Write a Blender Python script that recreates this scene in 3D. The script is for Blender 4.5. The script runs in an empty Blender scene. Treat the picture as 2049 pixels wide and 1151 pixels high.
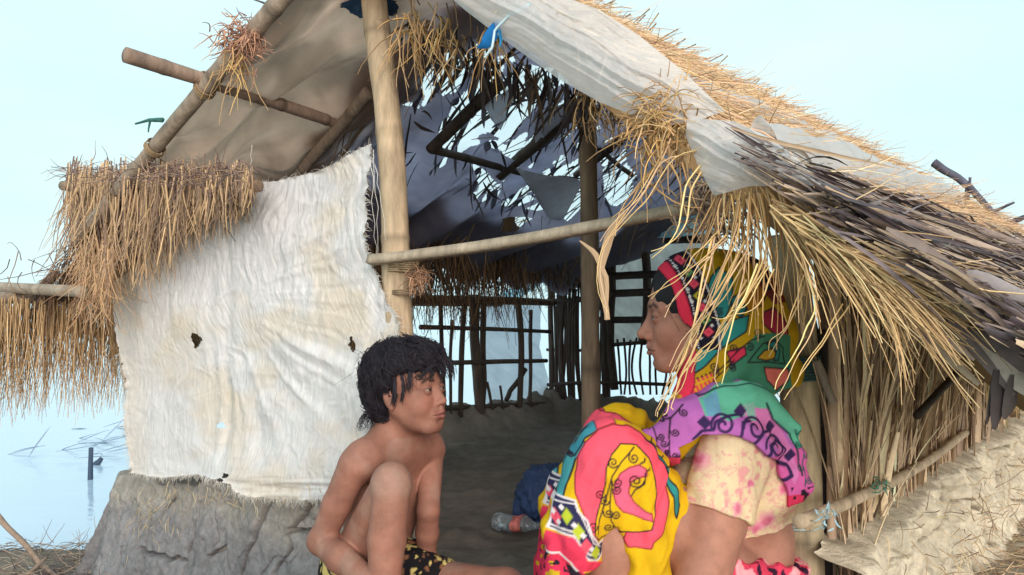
import bpy, bmesh, math, random
import numpy as np
from mathutils import Vector, Matrix
rnd = random.Random(7)
rng = np.random.default_rng(11)
scn = bpy.context.scene
COL = scn.collection

# ------------------------------------------------------------------ camera, sky, sun, exposure
F_PX, CX, HY, ZC = 1700.0, 1024.5, 620.0, 0.68
cam_d = bpy.data.cameras.new('camera'); cam = bpy.data.objects.new('camera', cam_d); COL.objects.link(cam)
cam.location = (0, 0, ZC); cam.rotation_euler = (math.pi/2, 0, 0)
cam_d.sensor_width = 36.0; cam_d.lens = F_PX/2049*36.0
cam_d.shift_y = (HY-575.5)/2049; cam_d.clip_start = 0.02; cam_d.clip_end = 3000
scn.camera = cam
SUN_EL, SUN_AZ = math.radians(17), math.radians(170)      # azimuth clockwise from +Y: behind the viewer, to the right
w = bpy.data.worlds.new('World'); scn.world = w; w.use_nodes = True
nt = w.node_tree; bg = nt.nodes['Background']
sky = nt.nodes.new('ShaderNodeTexSky'); sky.sky_type = 'NISHITA'; sky.sun_disc = False
sky.sun_elevation = SUN_EL; sky.sun_rotation = SUN_AZ; sky.air_density = 1.0; sky.dust_density = 3.0
veil = nt.nodes.new('ShaderNodeMix'); veil.data_type = 'RGBA'      # thin bright cloud veil over the blue
veil.inputs['Factor'].default_value = 0.9
nt.links.new(sky.outputs['Color'], veil.inputs['A'])
wc = nt.nodes.new('ShaderNodeTexCoord'); wn = nt.nodes.new('ShaderNodeTexNoise'); wn.inputs['Scale'].default_value = 2.2; wn.inputs['Detail'].default_value = 4
wmp = nt.nodes.new('ShaderNodeMapping'); wmp.inputs['Scale'].default_value = (1, 1, 3.5); nt.links.new(wc.outputs['Generated'], wmp.inputs[0]); nt.links.new(wmp.outputs[0], wn.inputs['Vector'])
wr = nt.nodes.new('ShaderNodeValToRGB'); wr.color_ramp.elements[0].position = .3; wr.color_ramp.elements[1].position = .72
wr.color_ramp.elements[0].color = (.545, .785, .835, 1); wr.color_ramp.elements[1].color = (.665, .835, .85, 1)
wv = nt.nodes.new('ShaderNodeVectorMath'); wv.operation = 'SCALE'; wv.inputs['Scale'].default_value = 9.3
nt.links.new(wn.outputs['Fac'], wr.inputs[0]); nt.links.new(wr.outputs[0], wv.inputs[0]); nt.links.new(wv.outputs[0], veil.inputs['B'])
nt.links.new(veil.outputs['Result'], bg.inputs['Color'])
bg.inputs['Strength'].default_value = 0.10
sun_d = bpy.data.lights.new('sun', 'SUN'); sun = bpy.data.objects.new('sun', sun_d); COL.objects.link(sun)
sun_d.energy = 2.3; sun_d.angle = math.radians(40); sun_d.color = (1.0, 0.87, 0.79)
sd = Vector((math.sin(SUN_AZ)*math.cos(SUN_EL), math.cos(SUN_AZ)*math.cos(SUN_EL), math.sin(SUN_EL)))
sun.rotation_euler = sd.to_track_quat('Z', 'Y').to_euler()
scn.view_settings.view_transform = 'Standard'; scn.view_settings.look = 'None'
scn.view_settings.exposure = 0.58; scn.view_settings.gamma = 1.0

# ------------------------------------------------------------------ coordinates of the place
OX, OY = -0.27, 2.0                                  # foot of the front gable peak
RX, RY = 0.766, -0.643                               # along the gable front (u)
AX, AY = 0.643, 0.766                                # along the ridge, into the hut (v)
ZR, ML, MR = 1.66, 0.46, 0.76
def H(u, v, z): return np.array((OX+RX*u+AX*v, OY+RY*u+AY*v, z))
def Hn(u, v, z): return np.stack([OX+RX*u+AX*v, OY+RY*u+AY*v, z+0*u], -1)
def P(px, py, d): return np.array(((px-CX)/F_PX*d, d, ZC-(py-HY)/F_PX*d))
def PV(px, py, v):
    k = (px-CX)/F_PX; d = (v+OX*AX+OY*AY)/(k*AX+AY); return P(px, py, d)
def PU(px, py, u):
    k = (px-CX)/F_PX; d = (u+OX*RX+OY*RY)/(k*RX+RY); return P(px, py, d)
def PL(px, py, off=0.0):                             # on the underside of the left roof slope
    k = (px-CX)/F_PX; q = (py-HY)/F_PX
    # ZC - q d = ZR + off + ML*((k d-OX)RX+(d-OY)RY)
    d = (ZC-ZR-off+ML*(OX*RX+OY*RY))/(q+ML*(k*RX+RY)); return P(px, py, d)
def RZ(u, v): return 1.60-.03*v-(MR-.04*np.clip(v, 0, 3))*u      # top of the right roof slope
def DV(px, v=-0.08): return PV(px, 0, v)[1]

# ------------------------------------------------------------------ small tools
def hash3(i, j, k, s):
    n = (i*374761393 + j*668265263 + k*2147483647 + s*974634777) & 0xffffffff
    n = ((n ^ (n >> 13))*1274126177) & 0xffffffff
    return ((n ^ (n >> 16)) & 0xffff)/32767.5-1.0
def vnoise(p, s=0):
    p = np.asarray(p, float); f = np.floor(p); t = p-f; t = t*t*(3-2*t); i = f.astype(np.int64)
    r = 0
    for a in (0, 1):
        for b in (0, 1):
            for c in (0, 1):
                wgt = (t[..., 0] if a else 1-t[..., 0])*(t[..., 1] if b else 1-t[..., 1])*(t[..., 2] if c else 1-t[..., 2])
                r = r+wgt*hash3(i[..., 0]+a, i[..., 1]+b, i[..., 2]+c, s)
    return r
def fbm(p, o=4, s=0):
    p = np.asarray(p, float); r = 0; a = 1.0
    for k in range(o): r = r+a*vnoise(p*(2.03**k), s+k*17); a *= 0.5
    return r
def n2(a, b, s=0, o=1, c=0.0): a, b, c = np.broadcast_arrays(a, b, 0*np.asarray(a)+c+s*3.7); return fbm(np.stack([a, b, c], -1), o, s)
def sstep(a, b, x): t = np.clip((x-a)/(b-a), 0, 1); return t*t*(3-2*t)
def srgb(r, g, b):
    c = np.array((r, g, b), float)/255; return np.where(c <= .04045, c/12.92, ((c+.055)/1.055)**2.4)

def mk(name, V, Q=None, T=None, mat=None, parent=None, smooth=True, col=None, uv=None):
    V = np.asarray(V, np.float32).reshape(-1, 3)
    me = bpy.data.meshes.new(name); nq = 0 if Q is None else len(Q); ntr = 0 if T is None else len(T)
    me.vertices.add(len(V)); me.vertices.foreach_set('co', V.ravel())
    li = []; ls = []
    if nq: li.append(np.asarray(Q, np.int32).ravel()); ls.append(np.full(nq, 4, np.int32))
    if ntr: li.append(np.asarray(T, np.int32).ravel()); ls.append(np.full(ntr, 3, np.int32))
    li = np.concatenate(li); ls = np.concatenate(ls)
    me.loops.add(len(li)); me.loops.foreach_set('vertex_index', li)
    me.polygons.add(len(ls)); st = np.concatenate([[0], np.cumsum(ls)[:-1]]).astype(np.int32)
    me.polygons.foreach_set('loop_start', st); me.polygons.foreach_set('loop_total', ls)
    me.polygons.foreach_set('use_smooth', np.full(len(ls), smooth, bool))
    me.update(calc_edges=True)
    if col is not None:
        c = np.ones((len(V), 4), np.float32); c[:, :3] = np.broadcast_to(np.asarray(col), (len(V), 3))
        a = me.color_attributes.new('Col', 'FLOAT_COLOR', 'POINT'); a.data.foreach_set('color', c.ravel())
    if uv is not None:
        l = me.uv_layers.new(name='UVMap'); l.data.foreach_set('uv', np.asarray(uv, np.float32)[li].ravel())
    me.validate()
    if mat: me.materials.append(mat)
    o = bpy.data.objects.new(name, me); COL.objects.link(o)
    if parent: o.parent = parent; o.matrix_parent_inverse = Matrix.Translation(-Vector(parent.location))
    return o
def tag(o, label=None, cat=None, group=None, kind=None):
    for k, v in (('label', label), ('category', cat), ('group', group), ('kind', kind)):
        if v: o[k] = v
    return o
def empty(name, loc, label, cat, group=None):
    o = bpy.data.objects.new(name, None); COL.objects.link(o); o.location = loc; o.empty_display_size = .1
    return tag(o, label, cat, group)
def gridq(n, m, off=0):
    i = np.arange((n-1)*m).reshape(n-1, m)[:, :-1].ravel()+off
    return np.stack([i, i+1, i+m+1, i+m], -1)
def frames(Pt):
    t = np.gradient(Pt, axis=1); t /= np.linalg.norm(t, axis=-1, keepdims=True)+1e-9
    ref = np.zeros_like(t); ref[..., 0] = .37; ref[..., 1] = .83; ref[..., 2] = .41
    a = np.cross(t, ref); a /= np.linalg.norm(a, axis=-1, keepdims=True)+1e-9
    return t, a, np.cross(t, a)
class Bag:                                            # collects strands, ribbons and poles into one mesh
    def __init__(s): s.V = []; s.Q = []; s.T = []; s.C = []; s.n = 0
    def add(s, V, Q, C, T=None):
        V = V.reshape(-1, 3); s.V.append(V); s.Q.append(np.asarray(Q).reshape(-1, 4)+s.n)
        if T is not None: s.T.append(np.asarray(T)+s.n)
        s.C.append(np.broadcast_to(C, V.shape)); s.n += len(V)
    def strands(s, Pt, r, C, sides=3, taper=.35):
        Pt = np.asarray(Pt); N, K, _ = Pt.shape; t, a, b = frames(Pt)
        r = np.broadcast_to(np.asarray(r, float).reshape(-1, 1), (N, 1))*np.linspace(1, taper, K)[None]
        an = np.arange(sides)*2*math.pi/sides
        V = Pt[:, :, None]+r[:, :, None, None]*(np.cos(an)[None, None, :, None]*a[:, :, None]+np.sin(an)[None, None, :, None]*b[:, :, None])
        base = (np.arange(N)*K*sides)[:, None, None]+(np.arange(K-1)*sides)[None, :, None]
        j = np.arange(sides)[None, None]; j2 = (j+1) % sides
        Q = np.stack([base+j, base+j2, base+sides+j2, base+sides+j], -1)
        s.add(V, Q, np.repeat(np.broadcast_to(C, (N, 3)), K*sides, 0))
    def ribbons(s, Pt, wd, C, fold=.35, prof=None, up=None):
        Pt = np.asarray(Pt); N, K, _ = Pt.shape; t, a, b = frames(Pt)
        if up is not None:
            a = np.cross(t, np.broadcast_to(up, t.shape)); a /= np.linalg.norm(a, axis=-1, keepdims=True)+1e-9; b = np.cross(a, t)
        else:
            th = rng.uniform(0, 6.28, (N, 1, 1)); a, b = a*np.cos(th)+b*np.sin(th), b*np.cos(th)-a*np.sin(th)
        pr = np.sin(np.linspace(.35, 3.0, K)) if prof is None else prof
        wv = np.broadcast_to(np.asarray(wd, float).reshape(-1, 1), (N, 1))*pr[None]
        wv = wv[..., None]
        V = np.stack([Pt-a*wv+b*wv*fold, Pt, Pt+a*wv+b*wv*fold], 2)
        base = (np.arange(N)*K*3)[:, None, None]+(np.arange(K-1)*3)[None, :, None]; j = np.arange(2)[None, None]
        s.add(V, np.stack([base+j, base+j+1, base+j+4, base+j+3], -1), np.repeat(np.broadcast_to(C, (N, 3)), K*3, 0))
    def pole(s, a, b, r0, r1=None, C=(.3, .22, .14), sides=14, nodes=0, bend=0.0, seg=28, wob=.06, bdir=None, seed=0):
        a = np.asarray(a, float); b = np.asarray(b, float); r1 = r0 if r1 is None else r1
        t = np.linspace(0, 1, seg); d = b-a; L = np.linalg.norm(d)
        side = np.cross(d/L, (0.2, .5, .84)); side /= np.linalg.norm(side)
        if bdir is not None: side = np.asarray(bdir, float)
        c = a+t[:, None]*d+(np.sin(t*math.pi)*bend)[:, None]*side+ .35*r0*np.stack([n2(t*3, t*0, 5+seed), n2(t*3, t*0, 6+seed), 0*t], -1)
        r = r0+(r1-r0)*t
        if nodes:
            for q in range(nodes):
                u = (q+.6)/nodes; r = r+r0*.085*np.exp(-((t-u)*L/.009)**2)-r0*.04*np.exp(-((t-u-.014/L)*L/.01)**2)
        _, x, y = frames(c[None]); x = x[0]; y = y[0]
        an = np.arange(sides)*2*math.pi/sides
        rr = r[:, None]*(1+wob*n2(np.cos(an)[None]*1.2+0*t[:, None], t[:, None]*L*9+np.sin(an)[None]*1.2, 9+seed))
        V = c[:, None]+rr[..., None]*(np.cos(an)[None, :, None]*x[:, None]+np.sin(an)[None, :, None]*y[:, None])
        V = np.concatenate([V.reshape(-1, 3), c[:1], c[-1:]])
        i = (np.arange(seg-1)*sides)[:, None]; j = np.arange(sides)[None]; j2 = (j+1) % sides
        Q = np.stack([i+j, i+j2, i+sides+j2, i+sides+j], -1)
        jj = np.arange(sides); k2 = (jj+1) % sides; n = seg*sides; e = (seg-1)*sides
        T = np.concatenate([np.stack([k2, jj, 0*jj+n], -1), np.stack([e+jj, e+k2, 0*jj+n+1], -1)])
        cc = np.asarray(C)[None]*(1+.22*n2(V[:, 0]*60, V[:, 2]*14+V[:, 1]*14, 3+seed, 2)[:, None])
        if nodes:
            for q in range(nodes):
                u = (q+.6)/nodes; m = np.exp(-(((np.repeat(t, sides)-u)*L)/.008)**2); cc[:-2] *= (1-.55*m)[:, None]
        s.add(V, Q, np.clip(cc, 0.005, 1), T)
    def build(s, name, mat, parent=None, smooth=True):
        return mk(name, np.concatenate(s.V), np.concatenate(s.Q), np.concatenate(s.T) if s.T else None, mat, parent, smooth, np.concatenate(s.C))
def grow(root, dirn, L, K=7, droop=.12, curl=.18, seed=0, kink=0):
    root = np.asarray(root, float); N = len(root); d = np.array(np.broadcast_to(dirn, (N, 3)), float); d /= np.linalg.norm(d, axis=1, keepdims=True)
    L = np.broadcast_to(np.asarray(L, float), (N,)); pts = [root]; p = root.copy(); r = np.random.default_rng(seed+1)
    cv = r.normal(0, 1, (N, 3))
    for k in range(K-1):
        p = p+d*(L/(K-1))[:, None]; pts.append(p)
        cv = .6*cv+.8*r.normal(0, 1, (N, 3)); d = d+curl*cv*.5+np.array((0, 0, -droop))
        if kink: d = d+(r.random((N, 1)) < .12)*r.normal(0, kink, (N, 3))
        d /= np.linalg.norm(d, axis=1, keepdims=True)
    return np.stack(pts, 1)
STRAW = np.array([srgb(206, 172, 122), srgb(226, 196, 150), srgb(180, 145, 100), srgb(190, 160, 120), srgb(150, 122, 92), srgb(214, 178, 116)])
def pick(N, pal=STRAW, dark=1.0, var=.2, seed=0):
    r = np.random.default_rng(seed+101); c = pal[r.integers(0, len(pal), N)]*np.array((1.02, .97, .95)); return np.clip(c*dark*(1+r.normal(0, var, (N, 1))), .01, .9)

# ------------------------------------------------------------------ materials
def M(name, col=None, rough=.8, attr=False, nscale=None, namt=.25, bump=0, bscale=60, spec=.3, sss=0, uv=False, stretch=(1, 1, 1), wave=None, trans=0):
    m = bpy.data.materials.new(name); m.use_nodes = True; n = m.node_tree; b = n.nodes['Principled BSDF']
    b.inputs['Roughness'].default_value = rough; b.inputs['Specular IOR Level'].default_value = spec
    tc = n.nodes.new('ShaderNodeTexCoord'); mp = n.nodes.new('ShaderNodeMapping'); mp.inputs['Scale'].default_value = stretch
    n.links.new(tc.outputs['UV' if uv else 'Object'], mp.inputs['Vector'])
    if attr:
        a = n.nodes.new('ShaderNodeAttribute'); a.attribute_name = 'Col'; src = a.outputs['Color']
    else:
        a = n.nodes.new('ShaderNodeRGB'); a.outputs[0].default_value = (*col, 1); src = a.outputs[0]
    if nscale:
        t = n.nodes.new('ShaderNodeTexNoise'); t.inputs['Scale'].default_value = nscale; t.inputs['Detail'].default_value = 8; t.inputs['Roughness'].default_value = .65
        n.links.new(mp.outputs[0], t.inputs['Vector'])
        r = n.nodes.new('ShaderNodeMapRange'); r.inputs[1].default_value = .3; r.inputs[2].default_value = .7; r.inputs[3].default_value = 1-namt; r.inputs[4].default_value = 1+namt
        n.links.new(t.outputs['Fac'], r.inputs[0])
        x = n.nodes.new('ShaderNodeVectorMath'); x.operation = 'SCALE'; n.links.new(src, x.inputs[0]); n.links.new(r.outputs[0], x.inputs['Scale']); src = x.outputs[0]
    n.links.new(src, b.inputs['Base Color'])
    if bump:
        t = n.nodes.new('ShaderNodeTexNoise'); t.inputs['Scale'].default_value = bscale; t.inputs['Detail'].default_value = 10; t.inputs['Roughness'].default_value = .7
        n.links.new(mp.outputs[0], t.inputs['Vector'])
        q = n.nodes.new('ShaderNodeBump'); q.inputs['Strength'].default_value = bump; q.inputs['Distance'].default_value = .01
        n.links.new(t.outputs['Fac'], q.inputs['Height']); n.links.new(q.outputs[0], b.inputs['Normal'])
    if sss:
        b.inputs['Subsurface Weight'].default_value = sss; b.inputs['Subsurface Radius'].default_value = (.012, .005, .003); b.inputs['Subsurface Scale'].default_value = 1
    if trans:                                         # light passes through the cloth or film
        tl = n.nodes.new('ShaderNodeBsdfTranslucent'); n.links.new(src, tl.inputs['Color'])
        mx = n.nodes.new('ShaderNodeMixShader'); mx.inputs[0].default_value = trans
        n.links.new(b.outputs[0], mx.inputs[1]); n.links.new(tl.outputs[0], mx.inputs[2]); n.links.new(mx.outputs[0], n.nodes['Material Output'].inputs['Surface'])
    return m
def film_mat(name, col, alpha, rough=.35, trans=.45):
    m = M(name, col, rough, nscale=9, namt=.10, bump=.25, bscale=30, spec=.5, trans=trans); n = m.node_tree
    tp = n.nodes.new('ShaderNodeBsdfTransparent'); mx = n.nodes.new('ShaderNodeMixShader'); mx.inputs[0].default_value = alpha
    o = n.nodes['Material Output']; src = o.inputs['Surface'].links[0].from_socket
    n.links.new(tp.outputs[0], mx.inputs[1]); n.links.new(src, mx.inputs[2]); n.links.new(mx.outputs[0], o.inputs['Surface'])
    return m
m_straw = M('straw', rough=.7, attr=True, spec=.25)
m_wood = M('weathered_wood', rough=.75, attr=True, nscale=55, namt=.30, bump=.45, bscale=120, stretch=(1, 1, .18))
m_leaf = M('dry_palm_leaf', rough=.55, attr=True, nscale=50, namt=.2, spec=.4)
m_mud = M('mud', rough=.9, attr=True, nscale=34, namt=.28, bump=.9, bscale=95, spec=.15)
m_soil = M('soil', rough=.95, attr=True, nscale=12, namt=.25, bump=.5, bscale=60, spec=.1)
m_cloth = M('cloth', rough=.9, attr=True, bump=.12, bscale=400, spec=.1, trans=.06)
m_tarp = M('tarpaulin', rough=.6, attr=True, nscale=6, namt=.2, bump=.3, bscale=14, spec=.3, trans=.55)
m_film = film_mat('clear_plastic_film', (.82, .81, .82), .74, rough=.2)
m_filmw = film_mat('milky_plastic_film', (.90, .93, .96), .70, trans=.85)
m_filmb = film_mat('blue_plastic_film', (.42, .74, .85), .95, trans=.6)
# ------------------------------------------------------------------ ground and water
def axis(lo, a, b, hi, n, g=18):
    m = np.linspace(a, b, n); e = np.geomspace(1, 1+(hi-b), g)[1:]-1+b; f = -(np.geomspace(1, 1+(a-lo), g)[1:]-1)+a
    return np.concatenate([f[::-1], m, e])
def land(x, y):
    u = (x-OX)*RX+(y-OY)*RY; v = (x-OX)*AX+(y-OY)*AY
    dry = sstep(.3, 1.3, u-np.clip(v-3, 0, 9)*.12)                    # right of the hut
    front = 1-sstep(3.35, 3.75, y+.12*n2(x*1.3, y*1.3, 4)+.10*x)
    front = np.where(v < .3, front, front*0)
    under = sstep(-2.35, -2.0, u)*(1-sstep(2.9, 3.3, v))*sstep(.0, .3, v)
    z = -1.1+np.maximum.reduce([dry*.98, front*.74, under*.9])
    porch = sstep(-.06, -.02, u)*(1-sstep(1.15, 1.5, u))*sstep(-1.3, -.9, v)
    z = np.maximum(z, -.36+porch*.41*(1-.12*sstep(.1, .25, v)))
    z = np.where((v > 3.3) & (u < .2) | (u < -2.2) & (y > 3.3), np.minimum(z, -.36), z)
    z = np.where((y > 3.7) & (u < -1.95), -1.0, z)
    inside = sstep(-1.9, -1.84, u)*(1-sstep(.92, .98, u))*sstep(.14, .2, v)*(1-sstep(2.95, 3.02, v))
    z = z*(1-inside)+inside*0.0
    bank = np.maximum(.15*np.exp(-((u+1.72)/.13)**2)*sstep(.9, 1.3, v), .15*np.exp(-((v-2.86)/.14)**2))
    z = z+bank*inside*(1+.35*n2(x*14, y*14, 8, 2))
    return z, inside, dry
gx = axis(-600, -2.6, 4.2, 600, 300); gy = axis(-40, .4, 7.5, 900, 300)
X, Y = np.meshgrid(gx, gy); Z, ins, dry = land(X, Y)
near = np.exp(-np.maximum(0, np.hypot(X, Y)-6)/6)
Z = Z+near*(.012*n2(X*9, Y*9, 1, 4)+.010*n2(X*30, Y*30, 2, 2))
cgrey = srgb(120, 114, 108); ctan = srgb(196, 186, 168); cin = srgb(124, 116, 108)
mixn = (.5+.5*n2(X*3, Y*3, 6, 3))[..., None]
cc = cgrey*(1-mixn)+srgb(148, 138, 124)*mixn
cc = cc*(1-dry[..., None])+ctan*(.8+.3*mixn)*dry[..., None]
cc = cc*(1-ins[..., None])+cin*(.75+.5*mixn)*ins[..., None]
g = mk('ground', np.stack([X, Y, Z], -1), gridq(len(gy), len(gx)), mat=m_soil, col=cc.reshape(-1, 3)); tag(g, kind='structure')
m_water = bpy.data.materials.new('water'); m_water.use_nodes = True; n = m_water.node_tree; b = n.nodes['Principled BSDF']
b.inputs['Base Color'].default_value = (.50, .61, .76, 1); b.inputs['Roughness'].default_value = .08; b.inputs['IOR'].default_value = 1.6; b.inputs['Specular IOR Level'].default_value = .75
tc = n.nodes.new('ShaderNodeTexCoord'); mp = n.nodes.new('ShaderNodeMapping'); mp.inputs['Scale'].default_value = (1, 3.2, 1); mp.inputs['Rotation'].default_value = (0, 0, .35)
t1 = n.nodes.new('ShaderNodeTexNoise'); t1.inputs['Scale'].default_value = 1.6; t1.inputs['Detail'].default_value = 5
q = n.nodes.new('ShaderNodeBump'); q.inputs['Strength'].default_value = .22; q.inputs['Distance'].default_value = .05
n.links.new(tc.outputs['Object'], mp.inputs[0]); n.links.new(mp.outputs[0], t1.inputs['Vector']); n.links.new(t1.outputs['Fac'], q.inputs['Height']); n.links.new(q.outputs[0], b.inputs['Normal'])
wv = np.array([(-700, -60, -.37), (700, -60, -.37), (700, 1500, -.37), (-700, 1500, -.37)])
tag(mk('water', wv, [[0, 1, 2, 3]], mat=m_water), kind='structure')

# ------------------------------------------------------------------ the hut
hut = empty('thatched_hut', H(0, 0, 0), 'ragged straw-thatched mud and bamboo hut with open front, behind the two people', 'hut')
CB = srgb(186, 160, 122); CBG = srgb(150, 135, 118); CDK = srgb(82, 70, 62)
def pole(name, a, b, r0, r1=None, C=CB, parent=hut, **k):
    B = Bag(); B.pole(a, b, r0, r1, C, **k); return B.build(name, m_wood, parent)
v_p = .15
o = pole('front_post', PV(743, -60, v_p), PV(822, 1010, v_p), .034, .039, C=srgb(188, 166, 138), nodes=5, seg=90, sides=20, bend=.012, seed=2)
pole('front_post', PU(1170, 120, 0.0), H(0, .80, 0), .026, .030, C=srgb(150, 128, 108), nodes=4, seg=50, seed=5).name = 'inner_post'
pole('corner_post', PV(1590, 470, .36), PV(1604, 1240, .36), .036, .041, C=srgb(176, 160, 132), nodes=2, seg=50, seed=8)
pole('door_bar', PV(738, 521, .075), PV(1412, 408, .075), .0155, .013, C=srgb(176, 160, 140), sides=4, nodes=0, wob=.10, seg=60, bend=-.012, bdir=(0, 0, 1))
pole('rafter', PV(620, -70, -.05), PV(150, 485, -.05), .024, .022, C=srgb(158, 142, 126), nodes=5, seg=60, seed=3)
pole('purlin', PU(254, 109, -.76), PU(690, 252, -.76), .021, .019, C=srgb(140, 118, 104), nodes=4, seg=50, seed=4)
pole('rafter', PL(740, 185, -.05), PL(585, 362, -.05), .021, .017, C=srgb(128, 112, 98), nodes=3, seg=30, seed=6)
def PB(px, py, v=2.8): return PV(px, py, v)
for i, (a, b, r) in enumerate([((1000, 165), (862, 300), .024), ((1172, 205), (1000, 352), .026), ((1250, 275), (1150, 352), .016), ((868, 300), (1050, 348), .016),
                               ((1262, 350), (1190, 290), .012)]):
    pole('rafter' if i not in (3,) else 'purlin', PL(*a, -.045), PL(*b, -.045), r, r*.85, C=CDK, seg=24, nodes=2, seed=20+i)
pole('rafter', PV(1010, 470, .5), PV(930, 640, .9), .012, C=CDK*.6, seed=31).hide_render = True
bpy.data.objects.remove(bpy.data.objects['rafter.%03d' % (len([o for o in bpy.data.objects if o.name.startswith('rafter')])-1)])

# roof lining: a grimy tarpaulin under the left slope, torn open in the middle
U, V_ = np.meshgrid(np.linspace(-1.62, .0, 330), np.linspace(-.045, 2.95, 500)); sh = U.shape
fold = .034*np.sin(9*U+15*V_+5*n2(U*2, V_*2, 3))*sstep(-.1, -.9, U)+.016*n2(U*4, V_*6, 5, 3)+.012*np.sin(24*(V_-.7*U)+3*n2(U*3, V_*3, 9))*(1-sstep(.2, .9, V_))
fold = fold+.050*(.5-np.abs(n2((U+.55*V_)*5+n2(U*3, V_*3, 71), (V_-.5*U)*1.2, 72, 2)))*sstep(1.2, .5, V_)
rr_ = np.hypot(V_+.02, U+1.55); fold = fold+.052*np.minimum(rr_, .8)*(np.abs(np.sin(np.arctan2(V_+.02, U+1.55)*13+1.5*n2(U*3, V_*3, 73)))-.6)*sstep(.95, .35, V_)
sag = -.03*np.sin(math.pi*np.clip((U+1.9)/1.9, 0, 1))
Zt = ZR+ML*U+fold+sag+.045-.075*np.maximum(0, V_-.8)-(.09+.05*V_)*sstep(-.45, 0, U)
def PLuv(px, py):
    p = PL(px, py); return ((p[0]-OX)*RX+(p[1]-OY)*RY, (p[0]-OX)*AX+(p[1]-OY)*AY)
def inpoly(x, y, poly):
    r = np.zeros(np.shape(x), bool); n = len(poly)
    for i in range(n):
        x0, y0 = poly[i]; x1, y1 = poly[(i+1) % n]
        with np.errstate(divide='ignore', invalid='ignore'):
            r ^= ((y0 > y) != (y1 > y)) & (x < (x1-x0)*(y-y0)/(y1-y0+1e-12)+x0)
    return r
tears = [[(980, 140), (1006, 160), (960, 225), (905, 300), (872, 300), (890, 240), (930, 190)], [(1012, 172), (1060, 135), (1130, 118), (1165, 190), (1120, 240), (1045, 302), (1000, 285), (960, 296), (912, 304), (950, 240)],
         [(1160, 222), (1178, 232), (1062, 332), (1022, 322), (1080, 280)], [(945, 335), (1022, 348), (992, 392), (950, 374)], [(1095, 330), (1165, 290), (1162, 385), (1130, 398), (1110, 360)], [(1205, 302), (1250, 280), (1268, 362), (1210, 370)],
         [(1005, 428), (1075, 412), (1045, 437), (1000, 443)], [(893, 140), (950, 112), (930, 175), (890, 205)], [(845, 170), (870, 150), (862, 215), (845, 225)]]
hole = np.zeros(sh, bool); nu = U+.016*n2(U*11, V_*11, 12, 2); nv = V_+.02*n2(U*11, V_*9, 15, 2)
wt_ = np.zeros(sh)
for tp in tears: wt_ = np.maximum(wt_, inpoly(nu, nv, [PLuv(*q) for q in tp])*1.0)
reg = inpoly(U, V_, [PLuv(*q) for q in [(850, 110), (1190, 95), (1290, 380), (930, 410), (845, 300)]])
hole = (n2(U*2.6+.8*V_, V_*13+2*U, 24, 3)+1.05*wt_+.25*n2(U*30, V_*30, 25, 2) > .62) & (reg | (wt_ > 0))
hole |= (n2(U*16, V_*3, 22, 2) > .78) & (V_ > .6) & (U > -.9)
Vt = Hn(U, V_, Zt); Q = gridq(*sh); keep = ~hole.ravel()[Q].any(1)
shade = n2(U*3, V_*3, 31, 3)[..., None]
ct = srgb(206, 172, 150)*(1+.30*shade)*(1-.40*sstep(.0, .7, n2(U*5, V_*5, 36, 4))[..., None])*(1+.38*n2(np.arctan2(V_+.02, U+1.55)*16, np.hypot(V_, U+1.55)*2.5, 38, 3))[..., None]*(1-.75*sstep(.15, .75, V_+.35*(U+.6)))[..., None]+srgb(122, 130, 162)*sstep(.3, .9, V_+.3*(U+.6))[..., None]  # streaks fan along the folds: stains, plus fold shading put into the colour
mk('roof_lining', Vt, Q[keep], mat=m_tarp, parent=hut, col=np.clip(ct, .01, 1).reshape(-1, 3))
B = Bag(); N = 130; uu = rng.uniform(-1.0, -.05, N); vv = rng.uniform(.55, 2.5, N)
B.ribbons(grow(Hn(uu, vv, ZR+ML*uu+.075-.075*np.maximum(0, vv-.8)-(.09+.05*vv)*sstep(-.45, 0, uu)), -np.array((RX, RY, ML))+np.array((AX, AY, 0))*rng.normal(.2, .35, (N, 1)), rng.uniform(.2, .6, N), 6, .0, .06, 17), rng.uniform(.004, .012, N), pick(N, np.array([srgb(90, 76, 66), srgb(120, 100, 80)]), seed=17), up=np.array((0, 0, 1.)))
B.build('palm_leaf_layer', m_leaf, hut)
# left slope thatch over the lining, thinned out where it is torn
hole2 = np.zeros(sh, bool)
hole2 = (V_+.05*n2(U*9, V_*9, 43) < .42) | (U+.05*n2(U*14, V_*14, 42) > -1.15) & (U < -.10) & (V_+.06*n2(U*14, V_*14, 44) > .62) & (V_ < 2.5)
th = np.concatenate([Hn(U, V_, Zt+.035+.012*n2(U*20, V_*20, 2, 2))]); k2 = ~hole2.ravel()[Q].any(1)
B = Bag(); B.add(th, Q[k2], srgb(150, 124, 92))
N = 1500; uu = rng.uniform(-1.6, 0, N); vv = rng.uniform(.05, 2.95, N)
ok = (vv > .5) & ~((uu > -1.1) & (uu < -.14) & (vv > .65) & (vv < 2.4))
uu, vv = uu[ok], vv[ok]
B.strands(grow(Hn(uu, vv, ZR+ML*uu+.09-.075*np.maximum(0, vv-.8)), -np.array((RX, RY, ML))[None]+rng.normal(0, .25, (len(uu), 3)), rng.uniform(.2, .45, len(uu)), 5, .03, .2, 5), .003, pick(len(uu), dark=.8, seed=5))
B.build('left_thatch', m_straw, hut)
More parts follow.
